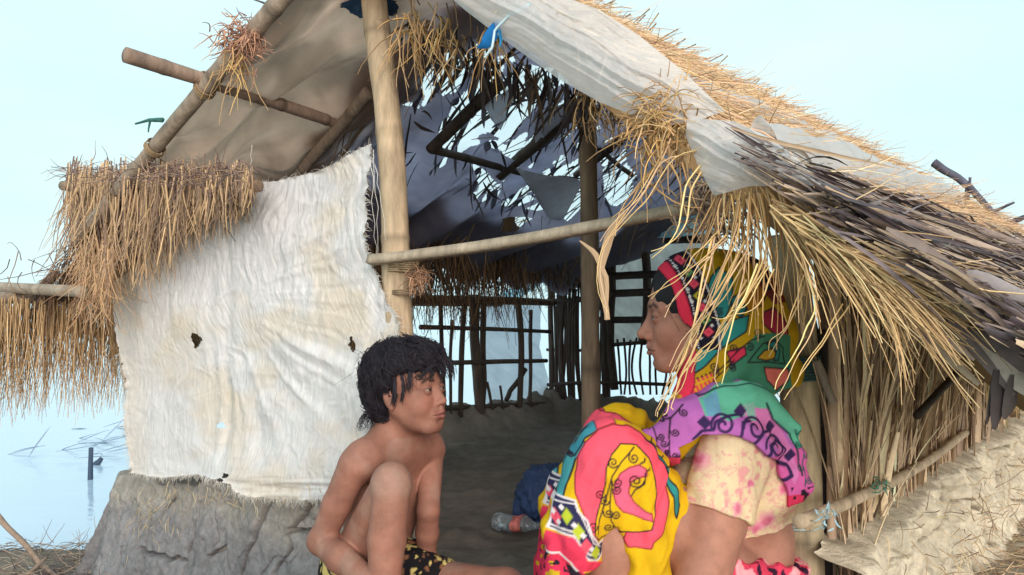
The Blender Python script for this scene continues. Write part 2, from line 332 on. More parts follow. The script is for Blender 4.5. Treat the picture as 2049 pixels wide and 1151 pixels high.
# dark twigs and leaf scraps hanging about the tears
B = Bag(); ez = np.argwhere(hole[1:, :] & ~hole[:-1, :]); ez = ez[rng.integers(0, len(ez), 110)]
B.ribbons(grow(Vt[ez[:, 0], ez[:, 1]], np.array((-.5*RX, -.5*RY, -.7))+rng.normal(0, .3, (110, 3)), rng.uniform(.03, .14, 110), 7, .10, .2, 23), rng.uniform(.004, .016, 110), srgb(96, 98, 116)*rng.uniform(.6, 1.2, (110, 1)))
N = 150; uu = rng.uniform(-1.0, -.1, N); vv = rng.uniform(.55, 2.4, N)
B.ribbons(grow(Hn(uu, vv, ZR+ML*uu-.02), np.array((-.5*RX+.5*AX, -.5*RY+.5*AY, -.2))+rng.normal(0, .45, (N, 3)), rng.uniform(.08, .25, N), 6, .06, .2, 3), rng.uniform(.002, .007, N), pick(N, np.array([srgb(70, 62, 66), srgb(52, 48, 56), srgb(96, 84, 78)]), seed=9))
N = 190; px = rng.uniform(800, 1190, N); py = 40+(px-800)*.42+rng.uniform(-30, 20, N)
B.ribbons(grow(np.array([PV(a, b, .25+rnd.random()*.3) for a, b in zip(px, py)]), np.array((0, 0, -1))+rng.normal(0, .35, (N, 3)), rng.uniform(.06, .16, N), 5, .1, .2, 13), rng.uniform(.003, .007, N), pick(N, np.array([srgb(84, 76, 78), srgb(60, 54, 60), srgb(150, 130, 110)]), seed=19))
B.build('hanging_leaf_scraps', m_leaf, hut)['kind'] = 'stuff'

# right slope: thatch slab, straw over it, palm leaves along its lower half
U, V_ = np.meshgrid(np.linspace(-.05, 1.38, 60), np.linspace(-.04, 2.95, 90)); sh = U.shape
top = RZ(U, V_)+.02*n2(U*7, V_*7, 3, 3); bot = RZ(U, V_)-.08-.01*n2(U*9, V_*9, 5, 2)
V1 = Hn(U, V_, top).reshape(-1, 3); V2 = Hn(U, V_, bot).reshape(-1, 3); Q = gridq(*sh); n1 = len(V1)
ids = np.arange(n1).reshape(sh); ring = np.concatenate([ids[0], ids[1:, -1], ids[-1, -2::-1], ids[-2:0:-1, 0]]); r2 = np.roll(ring, -1)
B = Bag(); B.add(np.concatenate([V1, V2]), np.concatenate([Q, Q[:, ::-1]+n1, np.stack([ring, r2, r2+n1, ring+n1], -1)]), srgb(150, 120, 84))
PALE = np.array([srgb(214, 186, 150), srgb(226, 200, 166), srgb(196, 164, 130), srgb(204, 168, 140), srgb(176, 146, 118), srgb(220, 186, 138)])
N = 15000; uu = rng.uniform(-.08, .92, N); vv = rng.uniform(-.05, 3.0, N)
dr = np.array((RX, RY, -MR))[None]*rng.uniform(.4, 1, (N, 1))+np.array((AX, AY, 0))*rng.normal(.15, .55, (N, 1))+rng.normal(0, .12, (N, 3))
B.strands(grow(Hn(uu, vv, RZ(np.maximum(uu, 0), vv)+.02+rng.uniform(0, .02, N)), dr, rng.uniform(.07, .22, N), 6, .04, .28, 8), rng.uniform(.0012, .0024, N), pick(N, PALE, seed=8))
N = 1200; vv = rng.uniform(.3, 3.0, N); uu = np.where(rng.random(N) < .6, rng.uniform(-.1, .05, N), rng.uniform(0, 1.5, N)); vv = np.where(uu > .06, 2.95+rng.uniform(-.1, .05, N), vv)
B.strands(grow(Hn(uu, vv, RZ(np.maximum(uu, 0), vv)), rng.normal(0, 1, (N, 3))+np.array((.5, .1, .25)), rng.uniform(.03, .10, N), 7, .12, .55, 6), .0010, pick(N, dark=.95, seed=7))
B.build('right_thatch', m_straw, hut)
B = Bag(); N = 5000; uu = rng.uniform(.96, 1.42, N); vv = np.where(rng.random(N) < .6, rng.uniform(-.28, .5, N), rng.uniform(.4, 2.5, N))
dr = np.array((AX, AY, 0))[None]*rng.uniform(.5, 1, (N, 1))+np.array((RX, RY, -MR))*rng.normal(.30, .22, (N, 1))+rng.normal(0, .05, (N, 3))
pal = np.array([srgb(104, 94, 100), srgb(84, 76, 84), srgb(128, 116, 114), srgb(150, 136, 126), srgb(114, 100, 98), srgb(176, 158, 138), srgb(70, 62, 70)])
B.ribbons(grow(Hn(uu, vv, RZ(uu, vv)+.045+rng.uniform(-.03, .02, N)), dr, rng.uniform(.08, .32, N), 7, .03, .09, 14), np.where(rng.random(N) < .08, rng.uniform(.005, .009, N), rng.uniform(.0011, .0042, N)), pick(N, pal*np.array((1.03, 1.02, .95)), seed=14))
def blade(pts, w, c, v=-.14):
    q = np.array([PV(a, b, v) for a, b in pts]); t = np.linspace(0, 1, len(q)); tt = np.linspace(0, 1, 14)
    q = np.stack([np.interp(tt, t, q[:, k]) for k in range(3)], -1); B.ribbons(q[None], w, c, fold=.5, up=np.array((0, 1., .2)), prof=np.sin(np.linspace(.5, 2.9, 14)))
for pts, w_, c in [([(1770, 540), (1900, 585), (2090, 690)], .022, srgb(140, 126, 118)), ([(1950, 680), (2010, 725), (2080, 800)], .018, srgb(176, 164, 152)),
                   ([(1900, 640), (1960, 690), (2030, 790)], .012, srgb(110, 98, 96)), ([(1640, 440), (1760, 560), (1890, 670), (1950, 720)], .008, srgb(172, 152, 140)),
                   ([(1700, 520), (1800, 620), (1870, 690)], .008, srgb(120, 102, 100)), ([(1830, 560), (1960, 560), (2090, 610)], .012, srgb(150, 140, 140)),
                   ([(1650, 470), (1780, 600), (1960, 770)], .012, srgb(150, 134, 112)), ([(1860, 640), (1990, 700), (2090, 740)], .02, srgb(96, 84, 84)),
                   ([(2000, 740), (2005, 800), (1990, 860)], .011, srgb(70, 60, 62)), ([(2030, 750), (2025, 810), (2010, 840)], .009, srgb(84, 74, 74)), ([(1992, 740), (1985, 800), (1975, 850)], .004, srgb(50, 44, 44))]:
    blade(pts, w_, c)
B.build('palm_leaf_cover', m_leaf, hut)

# golden straw fanning out and hanging down from the verge of the right slope
B = Bag(); N = 150; t = rng.random(N); px = 1432+t*240+rng.normal(0, 10, N); py = 378+8*np.sin(t*6)+rng.normal(0, 10, N)+np.maximum(0, t-.6)*90
root = np.array([PV(a, b, -.10-.07*rnd.random()) for a, b in zip(px, py)])
ang = np.radians(-108+t*62+rng.normal(0, 9, N)); L = rng.uniform(.10, .27, N)*np.interp(t, [0, .3, 1], [.6, .85, 1])
hd = np.stack([np.cos(ang), rng.normal(-.12, .16, N)-.25*np.cos(ang), np.sin(ang)*1.0+.25], -1)
B.strands(grow(root, hd, L, 9, .13, .14, 21, .06), rng.uniform(.0013, .0026, N), pick(N, seed=21, dark=1.05))
N = 260; t = rng.random(N); px = 1540+t*200; py = 420+t*110+rng.normal(0, 10, N)
root = np.array([PV(a, b, -.16-.05*rnd.random()) for a, b in zip(px, py)]); ang = np.radians(-42+rng.normal(0, 13, N))
B.strands(grow(root, np.stack([np.cos(ang), -.55+rng.normal(0, .06, N), np.sin(ang)], -1), rng.uniform(.10, .24, N), 7, .04, .16, 22), rng.uniform(.0012, .0022, N), pick(N, np.array([srgb(218, 190, 142), srgb(200, 170, 124), srgb(180, 150, 112), srgb(224, 198, 152)]), seed=22))
# long wisps that fall across the scarf
wisp = [[(1425, 470), (1400, 560), (1370, 680), (1330, 800), (1306, 830)], [(1480, 480), (1440, 580), (1380, 690), (1345, 780), (1318, 810)], [(1500, 500), (1450, 590), (1400, 660), (1350, 740)],
        [(1530, 520), (1480, 610), (1420, 690), (1370, 720)], [(1470, 450), (1440, 540), (1400, 640), (1375, 690)], [(1510, 520), (1490, 600), (1450, 680), (1440, 770)], [(1455, 480), (1420, 520), (1330, 620)],
        [(1440, 470), (1385, 530), (1300, 590)], [(1545, 540), (1500, 620), (1420, 640)], [(1420, 300), (1340, 320), (1290, 400), (1240, 440), (1215, 480)], [(1410, 320), (1360, 380), (1350, 470), (1305, 510)],
        [(1335, 290), (1300, 360), (1250, 430), (1205, 490), (1195, 560), (1215, 640)], [(1600, 560), (1580, 640), (1530, 700)], [(1620, 540), (1640, 640), (1600, 700), (1560, 790)], [(1690, 600), (1650, 680), (1600, 750), (1570, 790)],
        [(1395, 690), (1350, 760), (1330, 830)], [(1400, 640), (1370, 720), (1340, 770)], [(1500, 560), (1440, 650), (1385, 740)]]
K = 17
for wp in wisp:
    for rep in range(2):
        jit = rnd.gauss(0, 7); q = np.array([PV(a+jit+rnd.gauss(0, 5), b+rnd.gauss(0, 5), -.17-.02*i) for i, (a, b) in enumerate(wp)]); tt = np.linspace(0, 1, K)
        q = np.stack([np.interp(tt, np.linspace(0, 1, len(q)), q[:, k]) for k in range(3)], -1); q += rng.normal(0, .0045, q.shape)*np.linspace(.3, 1, K)[:, None]
        for _ in range(2): q[1:-1] = .5*q[1:-1]+.25*(q[2:]+q[:-2])
        B.strands(q[None], rnd.uniform(.0013, .0026), pick(1, np.array([srgb(226, 196, 140), srgb(236, 208, 150), srgb(216, 186, 150)]), seed=rnd.randrange(9999)))
for wp, wd in [([(1160, 482), (1190, 505), (1215, 560), (1212, 640)], .006), ([(1250, 420), (1220, 470), (1200, 540), (1216, 640)], .010)]:
    q = np.array([PV(a, b, -.12) for a, b in wp]); tt = np.linspace(0, 1, 12); q = np.stack([np.interp(tt, np.linspace(0, 1, 4), q[:, k]) for k in range(3)], -1)
    B.ribbons(q[None], wd, srgb(176, 148, 118), up=np.array((.2, 1., 0)), prof=np.array([.2, .4, .5, .7, .8, .8, .7, .7, .6, .6, .5, .4]))
B.build('straw_fringe', m_straw, hut)
def tuft(name, c, n, L, pal, r=.0022, dn=.2, seed=0, bias=(0, -.3, -.2), spread=.03, core=.03):
    B = Bag(); rr = np.random.default_rng(seed)
    B.strands(grow(np.array(c)+rr.normal(0, spread, (n, 3)), rr.normal(0, 1, (n, 3))+np.array(bias), rr.uniform(.4, 1, n)*L, 8, dn, .35, seed), r, pick(n, pal, seed=seed)); return B.build(name, m_straw, hut)
tuft('straw_tuft', PV(1325, 245, -.16), 300, .085, STRAW*1.05, r=.0016, seed=3, bias=(-.2, -.4, .1), spread=.022)
tuft('straw_tuft', PV(1330, 280, -.14), 26, .16, STRAW, seed=4, bias=(-.3, -.2, -1.0))
tuft('straw_tuft', PV(1430, 420, -.06), 200, .07, np.array([srgb(150, 132, 116), srgb(120, 104, 94), srgb(176, 156, 134)]), seed=5, spread=.03)
tuft('straw_tuft', PV(485, 80, -.08), 230, .075, np.array([srgb(176, 140, 124), srgb(150, 116, 104), srgb(204, 160, 130)]), seed=6, spread=.025, dn=.1)
tuft('straw_tuft', PV(480, 110, -.09), 30, .16, STRAW, seed=7, bias=(0, -.1, -1.6), spread=.03)
tuft('straw_tuft', PV(828, 40, .1), 46, .2, STRAW*.9, seed=8, bias=(.2, -.1, -1.8), spread=.025)
tuft('straw_tuft', PV(900, 60, .1), 40, .12, STRAW*.85, seed=9, bias=(0, -.1, -1.8), spread=.03)
tuft('straw_tuft', PV(985, 60, .0), 24, .15, STRAW*1.0, seed=10, bias=(-.25, -.1, -2.), spread=.012)
tuft('straw_tuft', PV(1215, 210, .0), 110, .085, STRAW*.75, r=.0016, seed=11, bias=(.2, -.2, -1.), spread=.03)
tuft('post_binding', PV(836, 552, .11), 120, .05, np.array([srgb(176, 140, 112), srgb(150, 118, 96)]), r=.0018, seed=12, bias=(0, -.2, -.6), spread=.012)

# left gable: straw hanging over a pole, the eave pole and the fringe along the eave
pole('eave_pole', PV(128, 372, -.02), PV(520, 372, .02), .018, C=srgb(150, 126, 104), nodes=3, seed=41)
B = Bag(); N = 1500; t = rng.random(N); px = 135+t*370; py = 354+rng.normal(0, 16, N)
root = np.array([PV(a, b, .02+.05*rnd.gauss(0, 1)) for a, b in zip(px, py)])
Lm = np.interp(px, [130, 200, 300, 400, 505], [.30, .44, .36, .20, .10])
B.strands(grow(root, np.array((0, -.06, -1))+rng.normal(0, .11, (N, 3)), Lm*rng.uniform(.35, 1.05, N), 8, .07, .16, 31, .1), rng.uniform(.0016, .0034, N), pick(N, np.array([srgb(172, 146, 118), srgb(146, 122, 100), srgb(194, 166, 130), srgb(116, 98, 86), srgb(142, 122, 106), srgb(206, 176, 136)]), seed=31))
N = 620; px = rng.uniform(130, 490, N); py = 352+rng.normal(0, 12, N)
B.strands(grow(np.array([PV(a, b, .0+.07*rnd.gauss(0, 1)) for a, b in zip(px, py)]), rng.normal(0, 1, (N, 3))*np.array((1, .6, .35)), rng.uniform(.04, .10, N), 6, .10, .4, 32), .0018, pick(N, np.array([srgb(134, 114, 108), srgb(108, 92, 90), srgb(160, 138, 120)]), seed=32))
N = 260; px = 160+rng.random(N)*70; py = 470+rng.random(N)*110
B.strands(grow(np.array([PV(a, b, -.06+.03*rnd.gauss(0, 1)) for a, b in zip(px, py)]), np.array((0, -.1, -1))+rng.normal(0, .3, (N, 3)), rng.uniform(.08, .2, N), 7, .05, .35, 33), .0019, pick(N, np.array([srgb(206, 172, 132), srgb(176, 140, 108), srgb(190, 160, 130)]), seed=33))
B.build('gable_straw', m_straw, hut)
ev = -1.98
def PE(px, py, u=ev): return PU(px, py, u)
e0 = H(ev, -.35, .70); e1 = H(ev+.02, 2.6, .70)
pole('eave_pole', H(-2.02, -.32, .725), H(-1.75, 2.4, .72), .022, C=srgb(140, 126, 112), nodes=4, seed=42)
pole('eave_board', PV(-60, 572, -.12), PV(165, 584, -.10), .024, .022, C=srgb(160, 146, 130), sides=6, seed=43)
pole('eave_pole', PV(-60, 640, .02), PV(250, 668, .3), .017, C=srgb(132, 112, 96), nodes=3, seed=44)
pole('eave_pole', PV(-50, 700, -.1), PV(110, 548, -.02), .018, C=srgb(128, 112, 100), nodes=2, seed=45)
B = Bag(); N = 2900; vv = rng.uniform(-.35, 1.6, N)
zz = .70-.02*vv+rng.normal(0, .02, N); uu = ev+.14*sstep(-.3, 1.4, vv)+rng.normal(0, .035, N)
B.strands(grow(Hn(uu, vv, zz), np.array((-.03, -.03, -1))+rng.normal(0, .07, (N, 3)), rng.uniform(.18, .44, N), 7, .05, .10, 41), rng.uniform(.0013, .0026, N), pick(N, np.array([srgb(196, 166, 124), srgb(176, 148, 110), srgb(212, 184, 142), srgb(152, 126, 98)]), seed=41))
Us, Vs = np.meshgrid(np.linspace(-2.0, -1.42, 20), np.linspace(-.03, 1.6, 40)); B.add(Hn(Us, Vs, ZR+ML*Us-.03+.02*n2(Us*12, Vs*12, 37, 2)), gridq(40, 20), srgb(120, 98, 80))
N = 1300; uu = rng.uniform(-1.98, -1.42, N); vv = rng.uniform(-.07, .5, N)
B.strands(grow(Hn(uu, vv, ZR+ML*uu-.02+rng.normal(0, .015, N)), np.array((-RX, -RY, -.6))+rng.normal(0, .3, (N, 3)), rng.uniform(.06, .18, N), 6, .06, .2, 47), .0022, pick(N, np.array([srgb(140, 114, 98), srgb(112, 94, 86), srgb(170, 140, 112), srgb(96, 82, 78)]), seed=47))
N = 60; uu = rng.uniform(-1.95, -1.6, N); vv = rng.uniform(-.35, .35, N)
B.strands(grow(Hn(uu, vv, ZR+ML*uu-.02+rng.normal(0, .02, N)), np.array((-RX, -RY, -.5))*.8+rng.normal(0, .4, (N, 3)), rng.uniform(.08, .3, N), 6, .05, .3, 43), .002, pick(N, np.array([srgb(140, 112, 100), srgb(110, 92, 88), srgb(176, 146, 120)]), seed=43))
B.build('eave_fringe', m_straw, hut)

# inner straw hanging along the left wall, seen in the gloom
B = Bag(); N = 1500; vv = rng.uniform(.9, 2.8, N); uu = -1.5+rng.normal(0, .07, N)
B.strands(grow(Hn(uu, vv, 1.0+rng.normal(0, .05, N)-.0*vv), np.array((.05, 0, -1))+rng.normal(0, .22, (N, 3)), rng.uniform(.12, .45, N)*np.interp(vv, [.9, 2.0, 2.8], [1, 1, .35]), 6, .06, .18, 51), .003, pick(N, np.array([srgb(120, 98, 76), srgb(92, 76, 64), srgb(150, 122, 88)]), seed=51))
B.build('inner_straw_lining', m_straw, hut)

# left wall and back wall: stick lattices above low mud banks
UL, VB = -1.66, 2.86
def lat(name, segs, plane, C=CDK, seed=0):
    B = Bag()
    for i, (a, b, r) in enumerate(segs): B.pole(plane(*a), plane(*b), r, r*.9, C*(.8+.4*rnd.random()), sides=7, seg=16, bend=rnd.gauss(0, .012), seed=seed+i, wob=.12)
    return B.build(name, m_wood, hut)
pl = lambda a, b: PU(a, b, UL); pb = lambda a, b: PV(a, b, VB)
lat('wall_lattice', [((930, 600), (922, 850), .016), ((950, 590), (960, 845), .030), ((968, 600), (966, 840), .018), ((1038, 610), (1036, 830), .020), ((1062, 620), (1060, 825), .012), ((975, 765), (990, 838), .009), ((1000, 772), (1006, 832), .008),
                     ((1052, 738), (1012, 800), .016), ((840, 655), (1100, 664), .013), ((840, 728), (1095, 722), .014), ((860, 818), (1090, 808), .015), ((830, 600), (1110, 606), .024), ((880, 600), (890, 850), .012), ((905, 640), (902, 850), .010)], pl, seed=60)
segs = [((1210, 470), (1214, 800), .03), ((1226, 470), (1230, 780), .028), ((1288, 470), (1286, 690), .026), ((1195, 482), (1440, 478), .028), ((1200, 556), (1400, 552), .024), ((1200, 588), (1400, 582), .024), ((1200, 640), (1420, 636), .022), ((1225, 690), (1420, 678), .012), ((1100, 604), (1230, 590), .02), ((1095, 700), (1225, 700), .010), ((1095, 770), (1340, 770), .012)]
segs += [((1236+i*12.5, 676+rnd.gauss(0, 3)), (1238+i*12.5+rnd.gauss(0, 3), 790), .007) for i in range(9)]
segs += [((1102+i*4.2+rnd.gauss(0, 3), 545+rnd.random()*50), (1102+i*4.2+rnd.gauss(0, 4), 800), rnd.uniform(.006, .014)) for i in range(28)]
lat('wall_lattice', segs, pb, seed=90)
# plinth of dried mud under the front and left side, cracked
wp = [(-1.90, 1.6), (-1.90, .32), (-1.86, .22), (-1.80, .19), (-.32, .19), (-.29, .22), (-.29, .36)]
dd = np.concatenate([[0], np.cumsum([math.dist(a, b) for a, b in zip(wp, wp[1:])])]); s = np.linspace(0, dd[-1], 900)
pu = np.interp(s, dd, [a for a, _ in wp]); pv = np.interp(s, dd, [b for _, b in wp]); nu_ = np.gradient(pv); nv_ = -np.gradient(pu); l = np.hypot(nu_, nv_); nu_, nv_ = nu_/l, nv_/l
t = np.concatenate([np.linspace(-.25, 0, 14)[:-1], np.linspace(0, 1, 150)]); S, Tt = np.meshgrid(np.arange(900), t, indexing='ij')
ztop = np.interp(pu, [-1.9, -1.5, -1.1, -.7, -.3], [.035, .05, .09, .115, .12])+.012*n2(s*9, s*0, 3, 2)
out = np.where(Tt > 0, .16*np.maximum(Tt, 0)**1.3*(1+.6*(np.abs(pu[S]+1.9) < .05)), Tt*.6)
zz = ztop[S]-np.maximum(Tt, 0)*(.52+ztop[S])
UU = pu[S]+nu_[S]*out; VV = pv[S]+nv_[S]*out
def segd(x, y, pts):
    r = np.full(np.shape(x), 9e9)
    for (x0, y0), (x1, y1) in zip(pts, pts[1:]):
        dx, dy = x1-x0, y1-y0; h = np.clip(((x-x0)*dx+(y-y0)*dy)/(dx*dx+dy*dy+1e-12), 0, 1); r = np.minimum(r, np.hypot(x-x0-h*dx, y-y0-h*dy))
    return r
ccur = [[(506, 996), (496, 1030), (490, 1070), (476, 1110), (466, 1165)], [(590, 1015), (560, 1050), (545, 1080), (556, 1105), (536, 1150)], [(310, 975), (315, 1000), (296, 1025)], [(365, 1060), (358, 1110), (356, 1160)], [(362, 1130), (300, 1110), (272, 1100)], [(400, 1115), (430, 1100), (446, 1140)], [(545, 1070), (620, 1065)]]
disp = .013*n2(UU*7, zz*7, 4, 4, VV*7)+.0045*n2(UU*32, zz*32, 7, 3, VV*32); ck = np.zeros(S.shape)
wob = .010*n2(UU*22, zz*22, 13, 2)
for i, cr in enumerate(ccur):
    q = [PV(a, b, .12) for a, b in cr]; q = [((p[0]-OX)*RX+(p[1]-OY)*RY, p[2]) for p in q]
    ck = np.maximum(ck, np.exp(-(segd(UU+wob, zz+wob, q)/(.008 if i == 0 else .0045))**2))
vor = np.abs(n2(UU*7, zz*7, 23, 2)); ck2 = np.exp(-(vor/.018)**2)*.8*(n2(UU*3, zz*3, 29) > -.1)
disp = disp+.010*np.maximum(0, n2(UU*13, zz*13, 27, 2, VV*13))-.055*ck-.014*ck2
front = (Tt > 0)
UU = UU+nu_[S]*disp*front; VV = VV+nv_[S]*disp*front; zz = zz+(~front)*disp*.6
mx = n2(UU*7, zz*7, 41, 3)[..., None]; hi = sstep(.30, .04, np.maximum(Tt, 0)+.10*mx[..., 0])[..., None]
pc = srgb(134, 132, 134)*(1+.18*mx); pc = pc*(1-.4*hi)+srgb(196, 188, 172)*.4*hi; pc = pc*(1-.30*np.maximum(ck, ck2))[..., None]  # crack recesses also get shade painted into the colour
mk('mud_plinth', Hn(UU, VV, zz), gridq(900, len(t)), mat=m_mud, parent=hut, col=np.clip(pc, .02, 1).reshape(-1, 3))
# right side: mud base with lumps, rail and a wall of dry reeds
s = np.linspace(.30, 2.7, 560); t = np.linspace(0, 1, 180); S, Tt = np.meshgrid(s, t, indexing='ij')
ztop = np.interp(s, [.3, .5, 1.0, 1.6, 2.7], [.20, .25, .285, .31, .32])
zz = np.interp(s, [.3, 2.7], [0, 0])[:, None]+ztop[:, None]*(1-Tt)+Tt*(-.16)
UU = .95+.05*Tt+.22*Tt**2*sstep(1.0, 2.4, S)-.09*sstep(.07, 0, Tt)
lump = .030*n2(S*6, zz*7, 4, 3)+.016*np.abs(n2(S*17, zz*17, 9, 2))+.012*n2(S*30+zz*20, zz*30, 15, 2)+.009*np.maximum(0, n2(S*45, zz*45, 16, 3)); lump = lump-.03*np.exp(-(np.abs(n2(S*5, zz*9, 33, 2))/.05)**2)
mxx = n2(S*8, zz*8, 51, 3)[..., None]; pc = srgb(222, 210, 188)*(1+.14*mxx)*(1-.5*np.exp(-(np.abs(n2(S*5, zz*9, 33, 2))/.05)**2))[..., None]
mk('mud_base', Hn(UU+lump, S, zz), gridq(560, 180)[:, ::-1], mat=m_mud, parent=hut, col=np.clip(pc, .02, 1).reshape(-1, 3))
B = Bag(); N = 520; vv = rng.uniform(.35, 2.6, N); zq = rng.uniform(-.14, .27, N)
B.strands(grow(Hn(1.02+.08*(.25-zq)+rng.normal(0, .02, N), vv, zq), rng.normal(0, 1, (N, 3))*np.array((1, 1, .8))+np.array((.3, -.3, -.3)), rng.uniform(.02, .09, N), 6, .06, .3, 64), .0013, pick(N, np.array([srgb(220, 200, 160), srgb(190, 166, 130), srgb(150, 126, 104)]), seed=64))
B.build('mud_base_straw', m_straw, hut)['kind'] = 'stuff'
B = Bag(); N = 1300; vv = .42+1.75*rng.random(N); z0 = np.interp(vv, [.4, .6, 1.0, 1.6, 2.7], [-.02, .08, .18, .26, .28])-.05
pal = 1.14*np.array([srgb(212, 192, 162), srgb(198, 178, 150), srgb(184, 162, 136), srgb(160, 140, 120), srgb(226, 208, 176), srgb(140, 122, 106)])
Pt = grow(Hn(.88+rng.normal(0, .018, N), vv, z0), np.array((0, 0, 1))+np.array((AX, AY, 0))*rng.normal(.02, .18, (N, 1)), rng.uniform(.3, .82, N), 7, -.01, .08, 61)
clipz = lambda q, v: np.concatenate([q[..., :2], np.minimum(q[..., 2:], (RZ(.9, v)-.12)[:, None, None]+0*q[..., 2:])], -1)
B.ribbons(clipz(Pt, vv), rng.uniform(.003, .009, N), pick(N, pal, seed=61, var=.15), prof=np.array([.9, 1, 1, .9, .8, .7, .4]))
N = 900; vv = .4+1.8*rng.random(N)
B.strands(clipz(grow(Hn(.90+rng.normal(0, .015, N), vv, np.interp(vv, [.4, 1, 2], [.05, .2, .3])+rng.random(N)*.1), np.array((0, 0, 1))+np.array((AX, AY, 0))*rng.normal(.05, .28, (N, 1)), rng.uniform(.2, .6, N), 7, -.01, .12, 62), vv), .0028, pick(N, pal, seed=62))
N = 700; vv = 1.55+.75*rng.random(N)
B.strands(grow(Hn(.92+rng.normal(0, .03, N), vv, .86-.05*rng.random(N)), np.array((.1, -.05, -1))+np.array((AX, AY, 0))*rng.normal(.1, .2, (N, 1)), rng.uniform(.2, .5, N), 6, .0, .12, 63), .003, pick(N, np.array([srgb(216, 182, 120), srgb(196, 162, 104), srgb(226, 196, 140)]), seed=63))
B.build('reed_wall', m_leaf, hut)
vv, zz = np.meshgrid(np.linspace(.40, 2.4, 80), np.linspace(-.05, .92, 40)); mk('added_dark_backing', Hn(.845+.012*n2(vv*20, zz*5, 66, 2), vv, zz), gridq(40, 80), mat=m_leaf, parent=hut, col=srgb(128, 108, 92))  # added dark sheet behind the reeds: darkens the gap, blocks leaking light
pole('wall_rail', PU(1596, 1046, .93), PU(1935, 866, .95), .0125, .010, C=srgb(196, 174, 148), nodes=3, seg=50, bend=-.02, bdir=(0, 0, 1), seed=71)
pole('wall_stake', PV(1668, 560, .36), PV(1662, 1110, .40), .010, C=srgb(186, 160, 138), seed=72)
pole('wall_stake', PV(1640, 660, .40), PV(1650, 1150, .42), .016, C=srgb(50, 44, 46), seed=73)
pole('wall_stake', PV(1634, 722, .30), PV(1668, 808, .30), .0085, C=srgb(130, 116, 104), seed=74)
pole('wall_stake', PU(1944, 712, .99), PU(1838, 832, .97), .009, C=srgb(60, 50, 44), seed=75)
for q, c in [((1766, 965), srgb(90, 140, 120)), ((1652, 1035), srgb(170, 200, 210))]:
    B = Bag(); N = 26
    B.ribbons(grow(PU(*q, .965)+rng.normal(0, .009, (N, 3)), rng.normal(0, 1, (N, 3))+np.array((0, -.3, -.3)), rng.uniform(.012, .024, N), 6, .1, .6, 81), .0018, c*rng.uniform(.7, 1.1, (N, 1))); B.build('rag_tie', m_cloth, hut)

def lashing(p, ax, r, n=5, c=srgb(150, 128, 100), w=.0022):   # a few turns of rope round a joint
    ax = np.array(ax, float); ax /= np.linalg.norm(ax); x = np.cross(ax, (.3, .5, .8)); x /= np.linalg.norm(x); y = np.cross(ax, x); t = np.linspace(0, n*2*math.pi, n*22)
    q = np.array(p)+r*(np.cos(t)[:, None]*x+np.sin(t)[:, None]*y)+(np.linspace(-.5, .5, len(t))*n*w*2.1)[:, None]*ax+rng.normal(0, .0006, (len(t), 3)); Bg = Bag(); Bg.strands(q[None], w, c, 5, 1); return Bg.build('lashing', m_wood, hut)
ra = PV(150, 485, -.05)-PV(620, -70, -.05)
for pxy in [(410, 178), (310, 296), (232, 388)]: lashing(PV(*pxy, -.05), ra, .030)
lashing(PU(410, 162, -.76), PU(690, 252, -.76)-PU(254, 109, -.76), .025); lashing(PU(680, 249, -.76), (0, 0, 1), .027, 6)
lashing(PV(806, 530, v_p), (0.05, 0, 1), .040, 7, srgb(172, 150, 120), .0026); lashing(PV(816, 585, v_p), (.05, 0, 1), .040, 3, srgb(140, 118, 96)); lashing(PV(1598, 735, .36), (0, 0, 1), .042, 8, srgb(60, 96, 96), .003); lashing(PV(1600, 1040, .36), (0, 0, 1), .043, 4, srgb(170, 190, 190), .003)
# ------------------------------------------------------------------ hangings, films and small things
def resamp(q, n):
    q = np.asarray(q, float); d = np.concatenate([[0], np.cumsum(np.linalg.norm(np.diff(q, axis=0), axis=1))]); t = np.linspace(0, d[-1], n)
    return np.stack([np.interp(t, d, q[:, k]) for k in range(q.shape[1])], -1)
def coons(top, bot, left, right, n, m):               # n rows (down), m columns (across)
    T, Bo, L, R_ = resamp(top, m), resamp(bot, m), resamp(left, n), resamp(right, n)
    s = np.linspace(0, 1, m)[None, :, None]; t = np.linspace(0, 1, n)[:, None, None]
    return (1-t)*T[None]+t*Bo[None]+(1-s)*L[:, None]+s*R_[:, None]-((1-s)*(1-t)*T[0]+s*(1-t)*T[-1]+(1-s)*t*Bo[0]+s*t*Bo[-1])
toC = np.array((-AX, -AY, 0.0))
# sack cloth
n, m = 300, 270
pp = coons([(238, 566), (300, 528), (360, 478), (420, 425), (470, 385), (490, 368), (520, 366), (560, 362), (640, 345), (680, 330), (712, 308), (748, 288)],
           [(262, 946), (330, 955), (400, 948), (480, 962), (505, 984), (560, 996), (620, 998), (760, 1000)],
           [(238, 566), (234, 640), (246, 700), (258, 760), (258, 850), (262, 946)],
           [(748, 288), (742, 330), (734, 400), (738, 480), (745, 535), (772, 600), (800, 650), (795, 760), (780, 880), (760, 1000)], n, m)
SX, SY = pp[..., 0], pp[..., 1]; s = np.linspace(0, 1, m)[None]+0*SX; t = np.linspace(0, 1, n)[:, None]+0*SX
base = np.array([[PV(a, b, .10) for a, b in zip(r1, r2)] for r1, r2 in zip(SX, SY)])
wx = SX+22*n2(SX/90, SY/90, 61, 2)
vert = .5*n2(wx/5.5, SY/240, 62, 2)*sstep(760, 470, SY)+.35*n2(wx/15., SY/260, 63, 2)*sstep(820, 480, SY)+.22*n2((wx+.25*SY)/5., SY/60, 77, 2)
ang = np.arctan2(SY-600, SX-455); rad = np.hypot(SY-600, SX-455)
